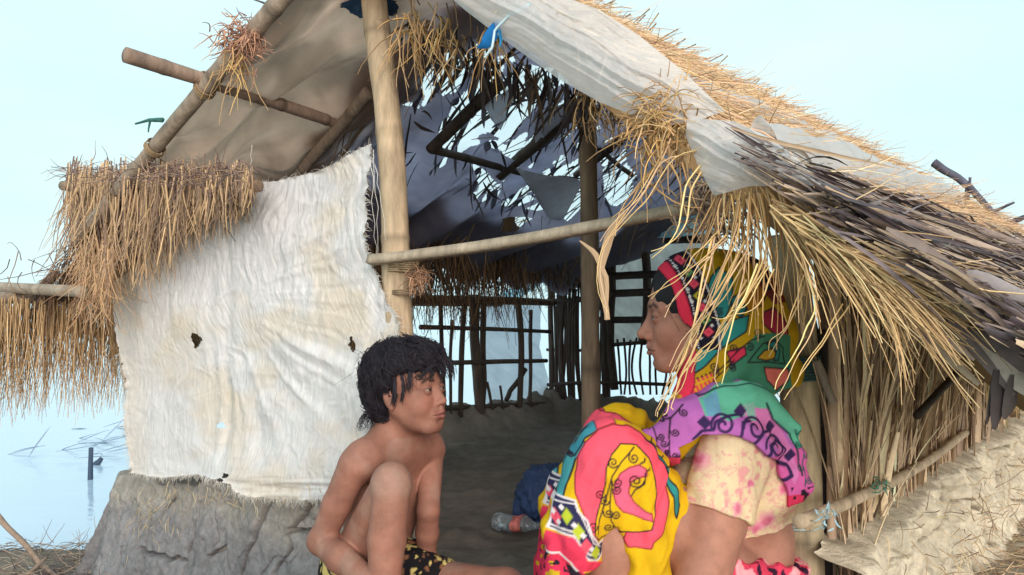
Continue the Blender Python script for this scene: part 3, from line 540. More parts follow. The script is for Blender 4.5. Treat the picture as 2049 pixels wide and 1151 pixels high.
fan = n2(ang*11+.4*n2(SX/60, SY/60, 70), rad/420, 64, 2)*np.exp(-((rad-230)/130)**2)*sstep(60, 130, rad)*sstep(420, 470, SX)*1.3
slub = n2((SX*.8+SY*.5)/30, (SY*.8-SX*.5)/90, 65, 3)*.9
big = n2(SX/130, SY/160, 66, 2)
gat = np.exp(-((SX-458)/28)**2)*np.sin(SX/5.+3*n2(SX/50, SY/90, 68))*sstep(360, 520, SY)*(1-sstep(900, 960, SY))
hz = n2(SX/80, SY/9, 67, 2)*(np.exp(-((SY-975)/26)**2))*1.0
h = .0060*vert+.0050*fan+.0030*slub+.0045*(.4-np.abs(n2(SX/34+n2(SX/40, SY/40, 82), SY/48, 81, 3)))+.020*big+.004*gat+.006*hz+.012*np.sin(s*math.pi)
edge = np.minimum.reduce([s, 1-s, t, 1-t]); h = h+.006*np.exp(-edge/.012)*(1+n2(SX/10, SY/10, 69))
sack = base+h[..., None]*toC
jag = .0022*n2(SX/4, SY/4, 71, 2)*np.exp(-edge/.004); sack[..., 2] += jag; sack[..., 0] += jag
hl = np.zeros(SX.shape, bool)
for cx, cy, rx, ry in [(405, 682, 6, 15), (409, 676, 6, 7), (447, 852, 6, 4), (381, 962, 9, 5), (396, 958, 6, 4), (408, 962, 6, 5), (424, 958, 7, 6), (440, 962, 7, 5), (462, 958, 8, 5), (474, 950, 6, 4), (708, 690, 4, 12), (497, 402, 4, 12)]:
    hl |= ((SX-cx+5*n2(SX/9, SY/6, 72))/rx)**2+((SY-cy+4*n2(SX/6, SY/9, 73))/ry)**2 < 1
Q = gridq(n, m); keep = ~hl.ravel()[Q].any(1)
st = n2(SX/110, SY/110, 74, 4)
cream = .65*np.clip(sstep(.0, .7, st)*.75+.85*sstep(60, 0, np.abs((SY-368)-(490-SX)*.82))*(SX < 500)+.55*np.exp(-((SX-262)/36)**2)+.85*np.exp(-((SX-690)/34)**2-((SY-610)/50)**2)+.7*np.exp(-((SX-640)/26)**2-((SY-500)/22)**2)+.5*np.exp(-((SX-370)/60)**2-((SY-690)/70)**2)+.6*np.exp(-((SX-470)/16)**2-((SY-790)/20)**2), 0, 1)
cs = srgb(230, 228, 228)*(1-cream[..., None])+srgb(226, 208, 182)*cream[..., None]
gr = sstep(.2, .9, n2(SX/45, SY/70, 75, 4))[..., None]; cs = cs*(1-.35*gr)+srgb(196, 196, 200)*.35*gr
cs = cs*(1+.05*n2(wx/5, SY/200, 76, 2)[..., None])
m_sack = M('woven_sack', rough=.85, attr=True, bump=.9, bscale=60, spec=.15, uv=True, stretch=(2.2, .25, 1), trans=.12, nscale=60, namt=.06)
so = mk('sack_curtain', sack, Q[keep], mat=m_sack, col=np.clip(cs, .02, .9).reshape(-1, 3), uv=np.stack([s, 1-t], -1).reshape(-1, 2))
tag(so, 'large frayed off-white sackcloth hung as a wall left of the bamboo post', 'sackcloth')
B = Bag(); r = np.random.default_rng(5)
ei = [(i, m-1) for i in range(2, 200, 1)]+[(n-1, j) for j in range(0, m, 1)]*2+[(i, 0) for i in range(110, n, 1)]+[(0, j) for j in range(100, m, 2)]
ro = np.array([sack[i, j] for i, j in ei]); dr = np.array([((.8, -.2, -.5) if j == m-1 else (-.8, -.2, -.4) if j == 0 and i > 0 else (0, -.3, -1) if i == n-1 else (.2, -.4, .5)) for i, j in ei])
N = len(ei); B.strands(grow(ro, dr+r.normal(0, .45, (N, 3)), r.uniform(.006, .028, N), 5, .12, .5, 91), .0007, srgb(236, 230, 220)*r.uniform(.75, 1, (N, 1)))
for a, b in [((748, 300), (758, 530)), ((752, 330), (772, 480)), ((744, 330), (752, 520)), ((505, 290), (498, 372)), ((498, 985), (520, 1040)), ((580, 990), (584, 1020))]:
    B.strands(np.array([[PV(a[0]+(b[0]-a[0])*q+rnd.gauss(0, 2), a[1]+(b[1]-a[1])*q, .08) for q in np.linspace(0, 1, 9)]]), .0009, srgb(236, 232, 224))
B.build('frayed_thread', m_cloth, so)
# root fibres sticking out of the mud below the sack
B = Bag(); N = 150; px = np.concatenate([r.normal(300, 28, 70), r.uniform(330, 640, 80)]); py = np.concatenate([r.normal(1035, 30, 70), r.normal(985, 14, 80)])
B.strands(grow(np.array([PV(a, b, .09) for a, b in zip(px, py)]), np.array((-.1, -.3, -1))+r.normal(0, .6, (N, 3)), r.uniform(.02, .07, N), 7, .1, .4, 92), .0011, pick(N, np.array([srgb(200, 186, 150), srgb(176, 160, 130)]), seed=92)); B.build('root_fibres', m_straw, hut)['kind'] = 'stuff'

def film(name, top, bot, left, right, dfun, label, mat, n=80, m=130, bulge=.03, wr=.006, seed=0, fs=(40, 9), tube=0, cat='plastic sheet'):
    pp = coons(top, bot, left, right, n, m); X_, Y_ = pp[..., 0], pp[..., 1]
    t = np.linspace(0, 1, n)[:, None]+0*X_; s = np.linspace(0, 1, m)[None]+0*X_
    d = dfun(X_, Y_, s, t)-bulge*np.sin(t*math.pi)*(1-.3*np.cos(6*s))-wr*(n2(X_/fs[0]+n2(X_/60, Y_/60, seed+3), Y_/fs[1], seed, 3)*.5+1.5*n2((X_*.85+Y_*.5)/240, (Y_-X_*.58+9*n2(X_/70, Y_/70, seed+4))/11, seed+1, 2))
    V = np.stack([(X_-CX)/F_PX*d, d, ZC-(Y_-HY)/F_PX*d], -1)
    o = mk(name, V, gridq(n, m), mat=mat, uv=np.stack([s, t], -1).reshape(-1, 2)); return tag(o, label, cat)
dv = lambda off: (lambda X_, Y_, s, t: (-.08-off+(-OX*0)+(OX*AX+OY*AY))/((X_-CX)/F_PX*AX+AY))
film('plastic_film', [(1000, -60), (1120, -10), (1200, 20), (1280, 72), (1370, 145), (1450, 222)], [(840, -60), (930, 20), (1000, 74), (1120, 160), (1200, 205), (1290, 240)],
     [(1000, -60), (840, -60)], [(1450, 222), (1400, 240), (1340, 250), (1290, 240)], dv(.06), 'clear milky plastic film folded along the upper edge of the straw roof', m_film, bulge=.05, wr=.007, seed=101)
film('plastic_film', [(1375, 235), (1470, 243), (1540, 275), (1600, 320), (1650, 372)], [(1372, 272), (1400, 340), (1428, 392), (1500, 372), (1650, 372)],
     [(1375, 235), (1372, 272)], [(1650, 372), (1651, 373)], dv(.09), 'crumpled milky plastic film below the straw knot, golden straw under its edge', m_film, bulge=.03, wr=.008, seed=111)
def strip(name, pts, hw, off, label, mat, seed=0):
    q = resamp(pts, 70); t = np.linspace(-1, 1, 14)[:, None]; hwv = np.interp(np.linspace(0, 1, 70), np.linspace(0, 1, len(hw)), hw)
    uu = np.interp(np.linspace(0, 1, 70), np.linspace(0, 1, len(pts)), [p[0] for p in pts])[None]+t*hwv; vv = np.array([p for p in q[:, 1]])[None]+0*t
    zz = RZ(uu, vv)+.015+off+.03*(1-t**2)-.02*t**4+.014*n2(vv*9, uu*30, seed, 3)
    return tag(mk(name, Hn(uu, vv, zz), gridq(14, 70), mat=mat), label, 'plastic sheet')
strip('plastic_film', [(.93, -.06), (.90, .25), (.85, .7), (.80, 1.3), (.76, 2.0)], [.03, .06, .05, .045, .02], .045, 'long narrow strip of white plastic lying along the thatch above the dark palm leaves', m_film, 121)
strip('plastic_film', [(.62, .25), (.60, .6), (.58, 1.0), (.60, 1.5)], [.02, .05, .05, .02], .012, 'short pale plastic strip half buried in the upper straw of the right roof', m_film, 125)
# milky sheet stretched over the torn left slope, and torn scraps below it
U, V_ = np.meshgrid(np.linspace(-1.35, -.12, 60), np.linspace(.45, 2.7, 90))
z = ZR+ML*U+.115-.075*np.maximum(0, V_-.8)-(.09+.05*V_)*sstep(-.45, 0, U)+.02*n2(U*4, V_*7, 131, 3)
tag(mk('plastic_cover', Hn(U, V_, z), gridq(*U.shape), mat=m_filmw), 'bright translucent plastic cover seen through the tears in the roof lining', 'plastic sheet')
def scrap(name, poly, off, label, mat, nn=14):
    a = resamp(poly[0], nn); b = resamp(poly[1], nn); t = np.linspace(0, 1, 12)[:, None, None]; q = a[None]*(1-t)+b[None]*t
    V = np.array([[PL(x, y, off) for x, y in r_] for r_ in q]); V[..., 2] += .008*n2(q[..., 0]/12, q[..., 1]/20, 5, 2); V[..., 1] += .02*n2(q[..., 0]/25, q[..., 1]/25, 8, 2)
    o = mk(name, V, gridq(12, nn), mat=mat); bpy.context.view_layer.objects.active = o; md = o.modifiers.new('t', 'SOLIDIFY'); md.thickness = .0015
    return tag(o, label, 'cloth scrap')
m_scrap = M('grey_scrap', srgb(214, 214, 220), .8, nscale=20, namt=.1, trans=.6)
scrap('cloth_scrap', ([(1034, 338), (1100, 440)], [(1034, 338), (1100, 352), (1168, 362), (1128, 440)]), -.16, 'grey triangular cloth scrap hanging above the bamboo bar', m_scrap)
scrap('cloth_scrap', ([(966, 212), (1002, 264)], [(1026, 172), (1030, 190), (1002, 264)]), -.06, 'pale pointed scrap hanging in the largest bright tear of the lining', m_scrap)
scrap('cloth_scrap', ([(1066, 236), (1072, 285)], [(1150, 192), (1156, 212), (1074, 286)]), -.06, 'pale ragged scrap right of the largest bright tear, beside a dark rafter', m_scrap)
# blue knotted cord on the verge and blue cloth at the post top
B = Bag()
q = np.array([PV(a, b, -.17) for a, b in [(1062, 8), (1020, 30), (990, 60), (985, 95), (970, 115)]]); B.strands(resamp(q, 20)[None], .0025, srgb(200, 225, 235), 6, 1)
q = np.array([PV(a, b, -.15) for a, b in [(1000, 40), (985, 70), (970, 92), (955, 96)]]); B.ribbons(resamp(q, 12)[None], .013, srgb(40, 120, 190)); q = np.array([PV(a, b, -.15) for a, b in [(1000, 45), (1005, 80), (1000, 95)]]); B.ribbons(resamp(q, 8)[None], .008, srgb(60, 150, 200))
tag(B.build('blue_string', m_cloth), 'blue plastic string and rag knotted round the edge of the roof film', 'string')
bm = bmesh.new(); bmesh.ops.create_icosphere(bm, subdivisions=5, radius=1); V = np.array([v.co[:] for v in bm.verts]); T_ = np.array([[v.index for v in f.verts] for f in bm.faces]); bm.free()
V = V*(1+.3*fbm(V*1.8, 3, 15)+.16*np.abs(fbm(V*5, 3, 19)))[:, None]*np.array((.075, .05, .05))
tag(mk('blue_rag', V+PV(742, -8, .21), None, T_, M('blue_rag_cloth', srgb(50, 82, 118), .85, nscale=12, namt=.35, bump=.4, bscale=40)), 'dark blue rag bunched round the top of the bamboo post', 'rag')
# sheets outside the lattices
def wallsheet(name, poly, plane, label, mat, wr=.012, seed=0, n=60, m=50, lean=0):
    pp = coons(*poly, n, m); V = np.array([[plane(x, y) for x, y in r_] for r_ in pp]); X_, Y_ = pp[..., 0], pp[..., 1]
    nrm = np.array((RX, RY, 0)) if plane is pl2 else toC
    V = V+(wr*(n2(X_/22, Y_/60, seed, 3)+.8*n2((X_+Y_)/60, (X_-Y_)/12, seed+1, 2)))[..., None]*nrm
    return tag(mk(name, V, gridq(n, m), mat=mat), label, 'plastic sheet')
pl2 = lambda a, b: PU(a, b, -1.76)
pb2 = lambda a, b: PV(a, b, 3.0)
wallsheet('window_sheet', ([(962, 608), (1030, 606), (1085, 612)], [(958, 835), (1030, 826), (1092, 806)], [(962, 608), (958, 835)], [(1085, 612), (1080, 700), (1100, 760), (1092, 806)]), pl2, 'white crumpled plastic sheet behind the stick lattice left of the inner post', film_mat('white_sheet', srgb(226, 232, 240), .97, trans=.6), seed=141)
m_gs = M('stained_sheet', srgb(205, 204, 198), .9, nscale=9, namt=.2, bump=.4, bscale=25, trans=.5)
wallsheet('sheet_screen', ([(1215, 476), (1420, 476)], [(1225, 690), (1420, 690)], [(1215, 476), (1225, 690)], [(1420, 476), (1420, 690)]), pb2, 'grey-white stained sheet hung behind the lattice, right of the inner post', m_gs, seed=151)
def gsheet(poly, v, label, mat, seed):
    pp = coons(*poly, 16, 40); V = np.array([[PV(x, y, v) for x, y in r_] for r_ in pp]); V = V+(.02*n2(pp[..., 0]/30, pp[..., 1]/15, seed, 3))[..., None]*toC
    return tag(mk('blue_film', V, gridq(16, 40), mat=mat), label, 'plastic sheet')
gsheet(([(1000, 588), (1090, 535), (1180, 492)], [(1020, 606), (1100, 560), (1185, 525)], [(1000, 588), (1020, 606)], [(1180, 492), (1185, 525)]), 2.7, 'narrow pale blue plastic strip sloping up to the inner post', m_filmb, 161)
gsheet(([(1230, 450), (1330, 440), (1440, 425)], [(1235, 474), (1330, 476), (1440, 466)], [(1230, 450), (1235, 474)], [(1440, 425), (1440, 466)]), 2.75, 'pale blue plastic strip just under the bamboo bar at the far gable', m_filmb, 165)
gsheet(([(1270, 395), (1350, 375), (1430, 340)], [(1280, 415), (1350, 400), (1430, 375)], [(1270, 395), (1280, 415)], [(1430, 340), (1430, 375)]), 2.7, 'small pale blue plastic piece above the bamboo bar beside the straw knot', m_filmb, 169)
# sticks on the roof ridge at the right
def sticktree(name, segs, label, cat, c, mat=m_wood):
    B = Bag()
    for i, (a, b, r0, r1) in enumerate(segs): B.pole(a, b, r0, r1, c, sides=8, seg=12, wob=.2, seed=i+int(abs(a[0])*50))
    return tag(B.build(name, mat), label, cat)
q = lambda a, b, v=2.6: PV(a, b, v)
sticktree('roof_branch', [(q(1868, 325), q(1935, 370), .018, .016), (q(1935, 370), q(2000, 440), .016, .010), (q(1935, 375), q(1932, 405), .008, .006), (q(1942, 355), q(1938, 400), .006, .004), (q(1985, 425), q(2030, 405), .008, .004)], 'dark forked branch lying across the back edge of the thatch at right', 'branch', srgb(86, 84, 98))
sticktree('roof_branch', [(q(2010, 452), q(2060, 430), .014, .008)], 'short dark stick poking from the thatch at the far right end', 'branch', srgb(86, 84, 98))
q = lambda a, b: PV(a, b, -.1)
sticktree('green_twig', [(q(325, 240), q(300, 240), .008, .006), (q(300, 240), q(272, 248), .005, .003), (q(300, 242), q(297, 265), .004, .002)], 'small green twig sticking out from the left rafter', 'twig', srgb(60, 110, 100))
sticktree('verge_twig', [(PV(545, 12, -.05), PV(505, -2, -.05), .003, .002)], 'thin twig poking out beside the upper left rafter', 'twig', srgb(90, 80, 78))
gz = lambda px, py, z: P(px, py, (ZC-z)*F_PX/(py-HY))
w0 = gz(178, 960, -.37); kk = w0[1]/F_PX
sticktree('water_stake', [(w0-np.array((0, 0, .3)), w0+np.array((5*kk, 0, 64*kk)), .018, .014)], 'thin dark stake standing in the water left of the hut', 'stake', srgb(66, 80, 100))
w1 = gz(195, 930, -.37); sticktree('floating_stick', [(w1+np.array((-.03, 0, -.03)), w1+np.array((.035, 0, .045)), .03, .012)], 'tiny dark snag in the water beside the thin stake', 'snag', srgb(66, 80, 100))
w2 = gz(215, 885, -.37)
B = Bag(); N = 70; B.ribbons(grow(w2+np.stack([r.normal(0, .32, N), r.normal(0, .7, N), r.normal(0.0, .02, N)], -1), np.array((1, .3, .05))+r.normal(0, .3, (N, 3)), .25, 4, .0, .1, 171), .014, srgb(150, 164, 186)*r.uniform(.7, 1.1, (N, 1)), up=np.array((0, 0, 1.)))
tag(B.build('floating_weeds', m_leaf), 'grey raft of weeds floating on the water behind the stake', 'weeds')
# shore litter, dry branch, clods
b0 = gz(-20, 1045, -.2); b1 = gz(85, 1130, -.33)
sticktree('shore_branch', [(b0+np.array((0, 0, .06)), b1, .014, .011), (b1, gz(125, 1165, -.34), .011, .008), (gz(40, 1165, -.34), gz(95, 1115, -.30), .009, .006)], 'dry brown branch lying on the muddy shore at the lower left', 'branch', srgb(150, 128, 112))
B = Bag(); N = 420; px = r.uniform(-30, 260, N); py = r.uniform(1085, 1170, N)
B.strands(grow(np.array([gz(a, b, -.34) for a, b in zip(px, py)]), r.normal(0, 1, (N, 3))*np.array((1, .7, .25)), r.uniform(.04, .2, N), 6, .03, .35, 181), .002, pick(N, np.array([srgb(140, 126, 120), srgb(104, 96, 98), srgb(176, 160, 140)]), seed=181))
tag(B.build('shore_litter', m_straw), 'tangle of dry stalks on the dark muddy shore', 'litter', kind='stuff')
B = Bag(); N = 2600; yy = r.uniform(1.9, 7, N); xx = yy*r.uniform(.5, .68, N); zz = land(xx, yy)[0]; uq = (xx-OX)*RX+(yy-OY)*RY
ok = (uq > 1.02); xx, yy, zz = xx[ok], yy[ok], zz[ok]; N = len(xx)
B.strands(grow(np.stack([xx, yy, zz+.012], -1), r.normal(0, 1, (N, 3))*np.array((1, 1, .12))+np.array((0, 0, .1)), r.uniform(.04, .18, N), 5, .03, .3, 183), .0018, pick(N, np.array([srgb(196, 172, 140), srgb(170, 146, 118), srgb(130, 112, 96), srgb(214, 192, 160)]), seed=183))
tag(B.build('ground_straw', m_straw), 'loose dry straw strewn over the pale ground right of the hut', 'straw', kind='stuff')
def stone(name, c, r0, label, col, seed, mat=m_mud, sq=(1, 1, .8), cat='clod'):
    bm = bmesh.new(); bmesh.ops.create_icosphere(bm, subdivisions=4, radius=1)
    V = np.array([v.co[:] for v in bm.verts]); T = np.array([[v.index for v in f.verts] for f in bm.faces]); bm.free()
    dsp = 1+.22*fbm(V*1.5+seed, 3, seed)+.07*fbm(V*6, 2, seed+5)
    cl = np.asarray(col)*(1+.15*fbm(V*3, 2, seed+9)[:, None])
    return tag(mk(name, V*dsp[:, None]*r0*np.array(sq)+c, None, T, mat, None, True, np.clip(cl, .01, 1)), label, cat)
stone('mud_clod', gz(288, 1146, -.30), .05, 'pale mud clod at the foot of the cracked plinth', srgb(196, 186, 160), 3)
stone('mud_clod', gz(200, 1098, -.33), .022, 'small beige clod at the water edge of the plinth', srgb(176, 166, 150), 5)
stone('mud_clod', gz(219, 1128, -.34), .018, 'tiny white clod on the shore beside the plinth', srgb(206, 200, 190), 6)
stone('cut_bamboo_end', PV(1775, 592, -.10), .021, 'pale cut wood chip wedged under the palm leaves at the eave', srgb(206, 190, 166), 8, m_wood, (1.1, .6, .8), 'wood chip')
kb = stone('rail_end', PU(1618, 1044, .92), .017, None, srgb(196, 180, 152), 9, m_wood, (1.3, 1, .8), None); kb.parent = hut; kb.matrix_parent_inverse = Matrix.Translation(-Vector(hut.location))
# crumpled bottle and blue bag on the floor
bc = gz(1034, 1048, .035); bt = empty('plastic_bottle', bc, 'crushed clear plastic bottle with a torn red label lying on the hut floor', 'bottle')
ax = np.array((.93, -.36, 0)); prof = [(-.075, .004), (-.074, .026), (-.06, .031), (-.03, .030), (0, .031), (.03, .030), (.045, .026), (.058, .014), (.075, .012), (.078, .004)]
tt = np.linspace(0, 1, 60); xs = np.interp(tt, np.linspace(0, 1, 10), [p[0] for p in prof]); rs = np.interp(tt, np.linspace(0, 1, 10), [p[1] for p in prof]); an = np.linspace(0, 2*math.pi, 33)
uu = np.array((0, 0, 1.)); ww = np.cross(ax, uu)
rr = rs[:, None]*(1+.22*n2(xs[:, None]*40+0*an, np.cos(an)[None]*1.2, 191, 2, 0)+.12*n2(xs[:, None]*70, np.sin(an)[None]*2, 192))
Vb = bc+xs[:, None, None]*ax+rr[..., None]*(np.cos(an)[None, :, None]*uu*.8+np.sin(an)[None, :, None]*ww)
m_pet = M('bottle_plastic', (.55, .6, .64), .12, spec=.6); nn_ = m_pet.node_tree; nn_.nodes['Principled BSDF'].inputs['Transmission Weight'].default_value = .75
mk('bottle_body', Vb, gridq(60, 33), mat=m_pet, parent=bt)
Vl = bc+xs[24:32, None, None]*ax+(rr[24:32]*1.05)[..., None]*(np.cos(an)[None, :, None]*uu*.8+np.sin(an)[None, :, None]*ww)
mk('bottle_label', Vl, gridq(8, 33), mat=M('label_red', srgb(196, 110, 104), .5, nscale=70, namt=.6), parent=bt)
B = Bag(); B.pole(bc+ax*.072, bc+ax*.088, .013, .013, srgb(200, 205, 210)); B.build('bottle_cap', m_pet, bt)
bg0 = gz(1090, 1060, .0)
V, T_ = None, None
bm = bmesh.new(); bmesh.ops.create_icosphere(bm, subdivisions=5, radius=1); V = np.array([v.co[:] for v in bm.verts]); T_ = np.array([[v.index for v in f.verts] for f in bm.faces]); bm.free()
V = V*(1+.28*fbm(V*1.6, 3, 5)+.10*np.abs(fbm(V*5, 3, 9)))[:, None]*np.array((.085, .09, .095)); V[:, 2] = np.maximum(V[:, 2], -.085)
bag_ = mk('blue_bag', V+bg0+np.array((0, .1, .088)), None, T_, M('blue_bag_cloth', srgb(52, 72, 112), .7, nscale=8, namt=.3, bump=.3, bscale=20)); tag(bag_, 'crumpled dark blue cloth bag on the floor behind the woman\'s knees', 'bag')
# ------------------------------------------------------------------ people: one continuous skin each, grown from a distance field
def smin(a, b, k): h = np.clip(.5+.5*(b-a)/k, 0, 1); return b*(1-h)+a*h-k*h*(1-h)
def smax(a, b, k): return -smin(-a, -b, k)
class Field:
    def __init__(s): s.ops = []
    def cap(s, a, b, r1, r2=None, k=.02, op='u'): s.ops.append(('c', np.array(a, float), np.array(b, float), r1, r1 if r2 is None else r2, k, op)); return s
    def ell(s, c, r, R=None, k=.02, op='u'): s.ops.append(('e', np.array(c, float), np.array(r, float)*np.ones(3), np.eye(3) if R is None else np.array(R, float), None, k, op)); return s
    def fun(s, f, k=.01, op='u'): s.ops.append(('f', f, None, None, None, k, op)); return s
    def copy(s): f = Field(); f.ops = list(s.ops); return f
    def __call__(s, p):
        p = p.astype(np.float32); d = np.full(len(p), 9.0, np.float32)
        for kd, a, b, r1, r2, k, op in s.ops:
            if kd == 'c':
                ba = (b-a).astype(np.float32); pa = p-a.astype(np.float32); h = np.clip(pa@ba/np.float32(ba@ba+1e-12), 0, 1)
                q = pa-h[:, None]*ba; v = np.sqrt((q*q).sum(1))-(r1+(r2-r1)*h)
            elif kd == 'e':
                q = (p-a.astype(np.float32))@r1.T.astype(np.float32)/b.astype(np.float32); l = np.sqrt((q*q).sum(1))
                l2 = np.sqrt(((q/b.astype(np.float32))**2).sum(1)); v = l*(l-1)/(l2+1e-9)
            else: v = a(p)
            d = smin(d, v, k) if op == 'u' else smax(d, -v, k) if op == 's' else smax(d, v, k)
        return d
def nets(f, lo, hi, h, bs=8):
    lo = np.array(lo, float); n = (np.ceil((np.array(hi)-lo)/h/bs).astype(int)+1); g = n*bs+1
    bi = np.stack(np.meshgrid(*[np.arange(k) for k in n], indexing='ij'), -1).reshape(-1, 3)
    dc = f(lo+(bi+.5)*bs*h); D = np.full(g, 1.0, np.float32)
    act = np.abs(dc) < bs*h*.87*1.35+.004
    for b, v in zip(bi[~act], dc[~act]):
        if v < 0: D[b[0]*bs:b[0]*bs+bs+1, b[1]*bs:b[1]*bs+bs+1, b[2]*bs:b[2]*bs+bs+1] = -1
    l = np.stack(np.meshgrid(*[np.arange(bs+1)]*3, indexing='ij'), -1).reshape(-1, 3)
    ab = bi[act]
    for i in range(0, len(ab), 1500):
        idx = (ab[i:i+1500, None]*bs+l[None]).reshape(-1, 3); D[idx[:, 0], idx[:, 1], idx[:, 2]] = f(lo+idx*h)
    S = D < 0; c = np.zeros(np.array(D.shape)-1, np.int8)
    for a in (0, 1):
        for b in (0, 1):
            for e in (0, 1): c += S[a:a+c.shape[0], b:b+c.shape[1], e:e+c.shape[2]]
    cells = np.argwhere((c > 0) & (c < 8)); num = np.full(c.shape, -1, np.int32); num[tuple(cells.T)] = np.arange(len(cells))
    acc = np.zeros((len(cells), 3)); cnt = np.zeros(len(cells))
    cs = [(a, b, e) for a in (0, 1) for b in (0, 1) for e in (0, 1)]
    for i, p in enumerate(cs):
        for q in cs[i+1:]:
            if sum(abs(x-y) for x, y in zip(p, q)) != 1: continue
            va = D[tuple((cells+p).T)]; vb = D[tuple((cells+q).T)]; m = (va < 0) != (vb < 0)
            t = np.where(m, va/(va-vb+1e-12), 0); pt = np.array(p)+t[:, None]*(np.array(q)-np.array(p)); acc[m] += pt[m]; cnt[m] += 1
    V = lo+(cells+acc/np.maximum(cnt, 1)[:, None])*h; Qs = []
    for ax in range(3):
        o = [1, 1, 1]; o[ax] = 0; b, e = [k for k in range(3) if k != ax]
        sl0 = [slice(1, -1)]*3; sl0[ax] = slice(0, -1); sl1 = list(sl0); sl1[ax] = slice(1, None)
        A, Bm = S[tuple(sl0)], S[tuple(sl1)]; ed = np.argwhere(A != Bm); fl = A[tuple(ed.T)]; ed = ed+np.array(o)
        u = np.zeros(3, int); u[b] = 1; v = np.zeros(3, int); v[e] = 1
        q = np.stack([num[tuple((ed-u-v).T)], num[tuple((ed-v).T)], num[tuple(ed.T)], num[tuple((ed-u).T)]], -1)
        if ax == 1: q = q[:, ::-1]
        q = np.where(fl[:, None], q, q[:, ::-1]); Qs.append(q)
    Q = np.concatenate(Qs); return V, Q[(Q >= 0).all(1)]
def grad(f, p, e=.0008):
    g = np.stack([f(p+np.eye(3)[i]*e)-f(p-np.eye(3)[i]*e) for i in range(3)], -1)/(2*e); return g
def surf(f, lo, hi, h, it=2):
    V, Q = nets(f, lo, hi, h)
    for _ in range(it):
        g = grad(f, V); l2 = np.maximum((g*g).sum(1), .15); st = f(V)/l2; V = V-np.clip(st, -h, h)[:, None]*g
    g = grad(f, V, .0015); return V, Q, g/(np.linalg.norm(g, axis=1, keepdims=True)+1e-9)
def refine(f, V, Q, sels, h):                         # split the quads of a region and settle the new points on the surface; the second region once more
    bm = bmesh.new(); vs = [bm.verts.new(v) for v in V]
    for q in Q:
        try: bm.faces.new([vs[i] for i in q])
        except ValueError: pass
    for fn in sels:
        bm.verts.index_update(); V2 = np.array([v.co[:] for v in bm.verts]); sel = fn(V2)
        es = [e for e in bm.edges if sel[e.verts[0].index] and sel[e.verts[1].index]]
        bmesh.ops.subdivide_edges(bm, edges=es, cuts=1, use_grid_fill=True); bmesh.ops.triangulate(bm, faces=[x for x in bm.faces if len(x.verts) > 4])
        bm.verts.index_update(); V2 = np.array([v.co[:] for v in bm.verts]); i = np.where(fn(V2))[0]; p = V2[i]
        for _ in range(3):
            g = grad(f, p); st = f(p)/np.maximum((g*g).sum(1), .15); p = p-np.clip(st, -h, h)[:, None]*g
        bm.verts.ensure_lookup_table()
        for k, q in zip(i, p): bm.verts[k].co = q
    bm.verts.index_update(); V2 = np.array([v.co[:] for v in bm.verts]); Q2 = np.array([[v.index for v in x.verts] for x in bm.faces if len(x.verts) == 4]); T2 = np.array([[v.index for v in x.verts] for x in bm.faces if len(x.verts) == 3]).reshape(-1, 3); bm.free()
    return V2, Q2, T2
def facesel(hd): return [lambda p: (lambda q: (q[:, 0] > .02) & (np.abs(q).max(1) < .13) & (q[:, 2] > -.115))(hd.loc(p)),
                         lambda p: (lambda q: (q[:, 0] > .062) & ((np.hypot(np.abs(q[:, 1])-.031, q[:, 2]*1.4) < .019) | (np.abs(q[:, 1]) < .028) & (np.abs(q[:, 2]+.062) < .013)))(hd.loc(p))]
